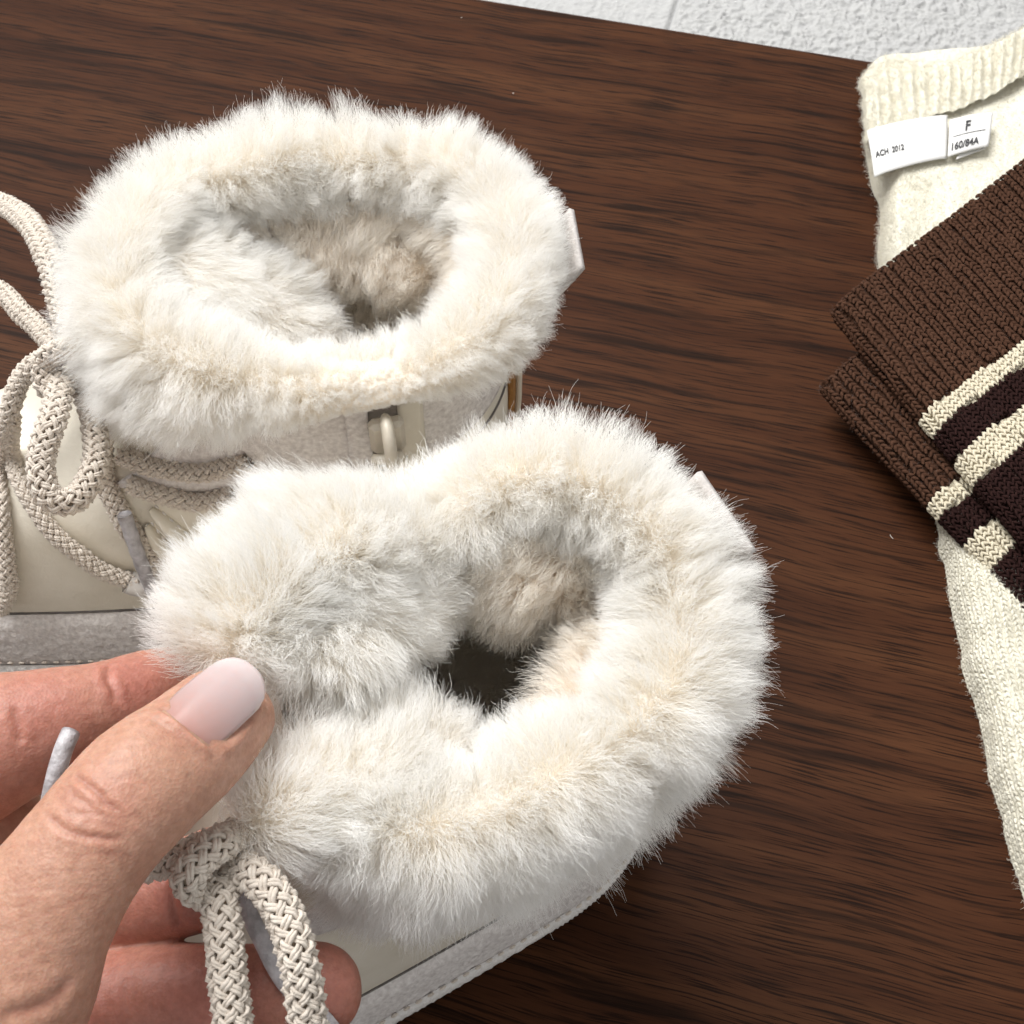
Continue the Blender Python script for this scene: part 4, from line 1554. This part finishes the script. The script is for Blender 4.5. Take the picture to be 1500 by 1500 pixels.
# ------------------------------------------------------------------ striped socks
def sock(name, label, origin_px, e1_px, e2_px, z, bands, width, total, seed, droop, rib=3.75, thick=8.5):
    O = P(*origin_px, z)
    e1 = nrm(P(*e1_px, z) - O)
    e2 = nrm(P(*e2_px, z) - O)
    root = thing(name, label, 'sock', (*(O + e1 * 30 + e2 * 50)[:2], 0), 'pair of striped socks')
    r = thick / 2

    def surf(a, b):
        """arc position a across (0 = lower fold of the left edge), b along -> point, normal"""
        a, b = np.asarray(a, float), np.asarray(b, float)
        q = np.pi * r * .75
        ang = np.clip(a / q, 0, 1) * np.pi * .75          # from underneath round to the top
        cx = np.where(a < q, r - r * np.sin(ang + np.pi * .25), r - r * np.sin(np.pi) + (a - q))
        cz = np.where(a < q, -r * np.cos(ang + np.pi * .25), r)
        nx = np.where(a < q, -np.sin(ang + np.pi * .25), 0)
        nz = np.where(a < q, -np.cos(ang + np.pi * .25), 1)
        p = O + e1 * cx[..., None] + e2 * b[..., None]
        zz = cz + droop(cx, b)
        p = p + np.array([0, 0, 1]) * zz[..., None]
        # cuff end rolls over
        k = np.clip(1 - b / 3.0, 0, 1)
        p = p - np.array([0, 0, 1]) * (r * .9 * (1 - np.sqrt(np.clip(1 - k ** 2, 0, 1))) * np.sign(cz))[..., None]
        n = nrm(e1 * nx[..., None] + np.array([0, 0, 1]) * nz[..., None] - e2 * (k * .9)[..., None])
        wob = .7 * vnoise(p * .05, seed)
        return p + n * wob[..., None] * .5, n

    ga, gb = np.linspace(0, width, 120), np.linspace(0, total, 130)
    aa, bb = np.meshgrid(ga, gb, indexing='ij')
    p, n = surf(aa, bb)
    ribs = np.cos(2 * np.pi * (aa / rib - .5))
    p = p + n * (ribs * .9 - 2.0 + 1.0 * np.clip(1 - bb / 2.5, 0, 1))[..., None]
    # hidden underside closes the tube
    low = p[-1:].copy()
    fcs = grid_faces(120, 130)
    FAN = .085
    ac, bc = np.meshgrid((ga[:-1] + ga[1:]) / 2, (gb[:-1] + gb[1:]) / 2, indexing='ij')
    fm = np.clip(np.searchsorted([b for _, b in bands], bc - FAN * ac), 0, len(bands) - 1).ravel()
    mats = [M[m] for m, _ in bands]
    mesh_obj('knit_backing', p.reshape(-1, 3), fcs, None, root, mats=mats, fmat=fm)
    uz = p.copy()
    uz[..., 2] = np.minimum(p[..., 2], O[2] - r * .6 + droop(0 * aa + 5, bb))
    b0 = 0
    for k, (mname, b1) in enumerate(bands):
        rb = rib if k == 0 else rib * .62
        fs = 1.0 if k == 0 else .68
        ca = np.arange(rib * .5, width, rb)
        cb = np.arange(.9, total, 2.0)
        a_, b_ = (x.ravel() for x in np.meshgrid(ca, cb, indexing='ij'))
        mk = (b_ - FAN * a_ >= b0 + (0 if k == 0 else .3)) & (b_ - FAN * a_ < b1 - .3) if k else (b_ - FAN * a_ < b1 - .3)
        a_, b_ = a_[mk], b_[mk]
        C, A, Nn = [], [], []
        js = np.random.default_rng(seed + k)
        wav = .7 * vnoise(np.stack([a_ * .2, b_ * .12, 0 * a_], -1), seed + 2)
        for sg_ in (-1, 1):
            ja = js.normal(0, .15, len(a_))
            pa, na = surf(a_ + wav + sg_ * .66 * fs + ja, b_ + js.normal(0, .1, len(a_)))
            pb, _ = surf(a_ + wav + sg_ * .66 * fs + ja, b_ + .3)
            pc, _ = surf(a_ + wav + sg_ * .66 * fs + ja + .3, b_)
            C.append(pa - na * .12)
            A.append(nrm(pb - pa) + sg_ * .62 * nrm(pc - pa) + js.normal(0, .14, pa.shape))
            Nn.append(na + sg_ * .35 * nrm(pc - pa))
        # recessed purl columns between the ribs
        pv, nv_ = surf(a_ + wav + rb * .5, b_ + 1.0)
        pw, _ = surf(a_ + wav + rb * .5 + .3, b_ + 1.0)
        sizes = np.concatenate([np.full(2 * len(a_), 1.32), np.full(len(a_), .8)])
        wid_ = np.concatenate([np.full(2 * len(a_), .74 * fs), np.full(len(a_), .6)])
        C.append(pv - nv_ * (2.3 if k == 0 else 1.2))
        A.append(nrm(pw - pv))
        Nn.append(nv_)
        nm = 'ribbed_cuff' if k == 0 else 'knit_stripe'
        o = stitches(nm, np.vstack(C), np.vstack(A), np.vstack(Nn), sizes, wid_, .72, M[mname], root)
        tag(o, {'brown': 'plain brown ribbed cuff', 'cream': 'cream knitted stripe', 'dark': 'very dark brown knitted stripe'}[mname])
        b0 = b1
    fz = np.stack([p[..., 0], p[..., 1], p[..., 2]], -1) + n * .9
    nfz = 14000
    pos, nn_, _ = sample_grid(fz, nfz)
    rr = np.random.default_rng(seed)
    nn_ = nn_ * np.where(nn_[:, 2:3] < 0, -1, 1)
    tg_ = rr.normal(0, 1, (nfz, 3))
    pts = strands(pos, nrm(nn_ + tg_ * .5), nrm(tg_ + nn_ * .3), 1.6 * (.4 + rr.random(nfz)), K=5, clump=0, crimp=.2, seed=seed)
    hair_obj('yarn_fuzz', pts, taper(nfz, 5, .03, .018), M['brown_fur'], root)
    return root


BANDS1 = [('brown', 53.5), ('cream', 61), ('dark', 72.5), ('cream', 84), ('dark', 150)]
BANDS2 = [('brown', 57.5), ('cream', 64), ('dark', 75.5), ('cream', 87), ('dark', 150)]
sock('striped_sock', 'brown ribbed sock with cream stripes lying on top of the other sock', (1219, 452), (1500, 238), (1384, 652), 27, BANDS1, 165, 130, 81,
     lambda a, b: -2.0 * np.exp(-((a) / 8) ** 2))
sock('striped_sock', 'brown ribbed sock with cream stripes lying underneath, lower edge showing', (1202, 562), (1390, 420), (1382, 756), 17, BANDS2, 70, 130, 82,
     lambda a, b: -2.5 * np.exp(-((a) / 10) ** 2))


# ------------------------------------------------------------------ lint specks on the table
V, F, base = [], [], 0
for (px, py, l_, an) in ((640, 1464, 1.8, .6), (1306, 786, 1.8, 2.0), (752, 137, .9, 0), (676, 26, .8, .3)):
    c = P(px, py, .25)
    d = np.array([math.cos(an), math.sin(an), 0]) * l_ * .5
    q = catmull(np.array([c - d, c + np.array([.3 * l_ * -math.sin(an), .3 * l_ * math.cos(an), .3]) * .5, c + d]), 7)
    g = tube_grid(q, .09, 5)
    V.append(g.reshape(-1, 3))
    F.append(grid_faces(7, 5, cv=True) + base)
    base += 35
lint = mesh_obj('lint', np.vstack(V), np.vstack(F), M['lint'])
tag(lint, 'tiny pale lint specks scattered on the dark table', 'lint', kind='stuff')
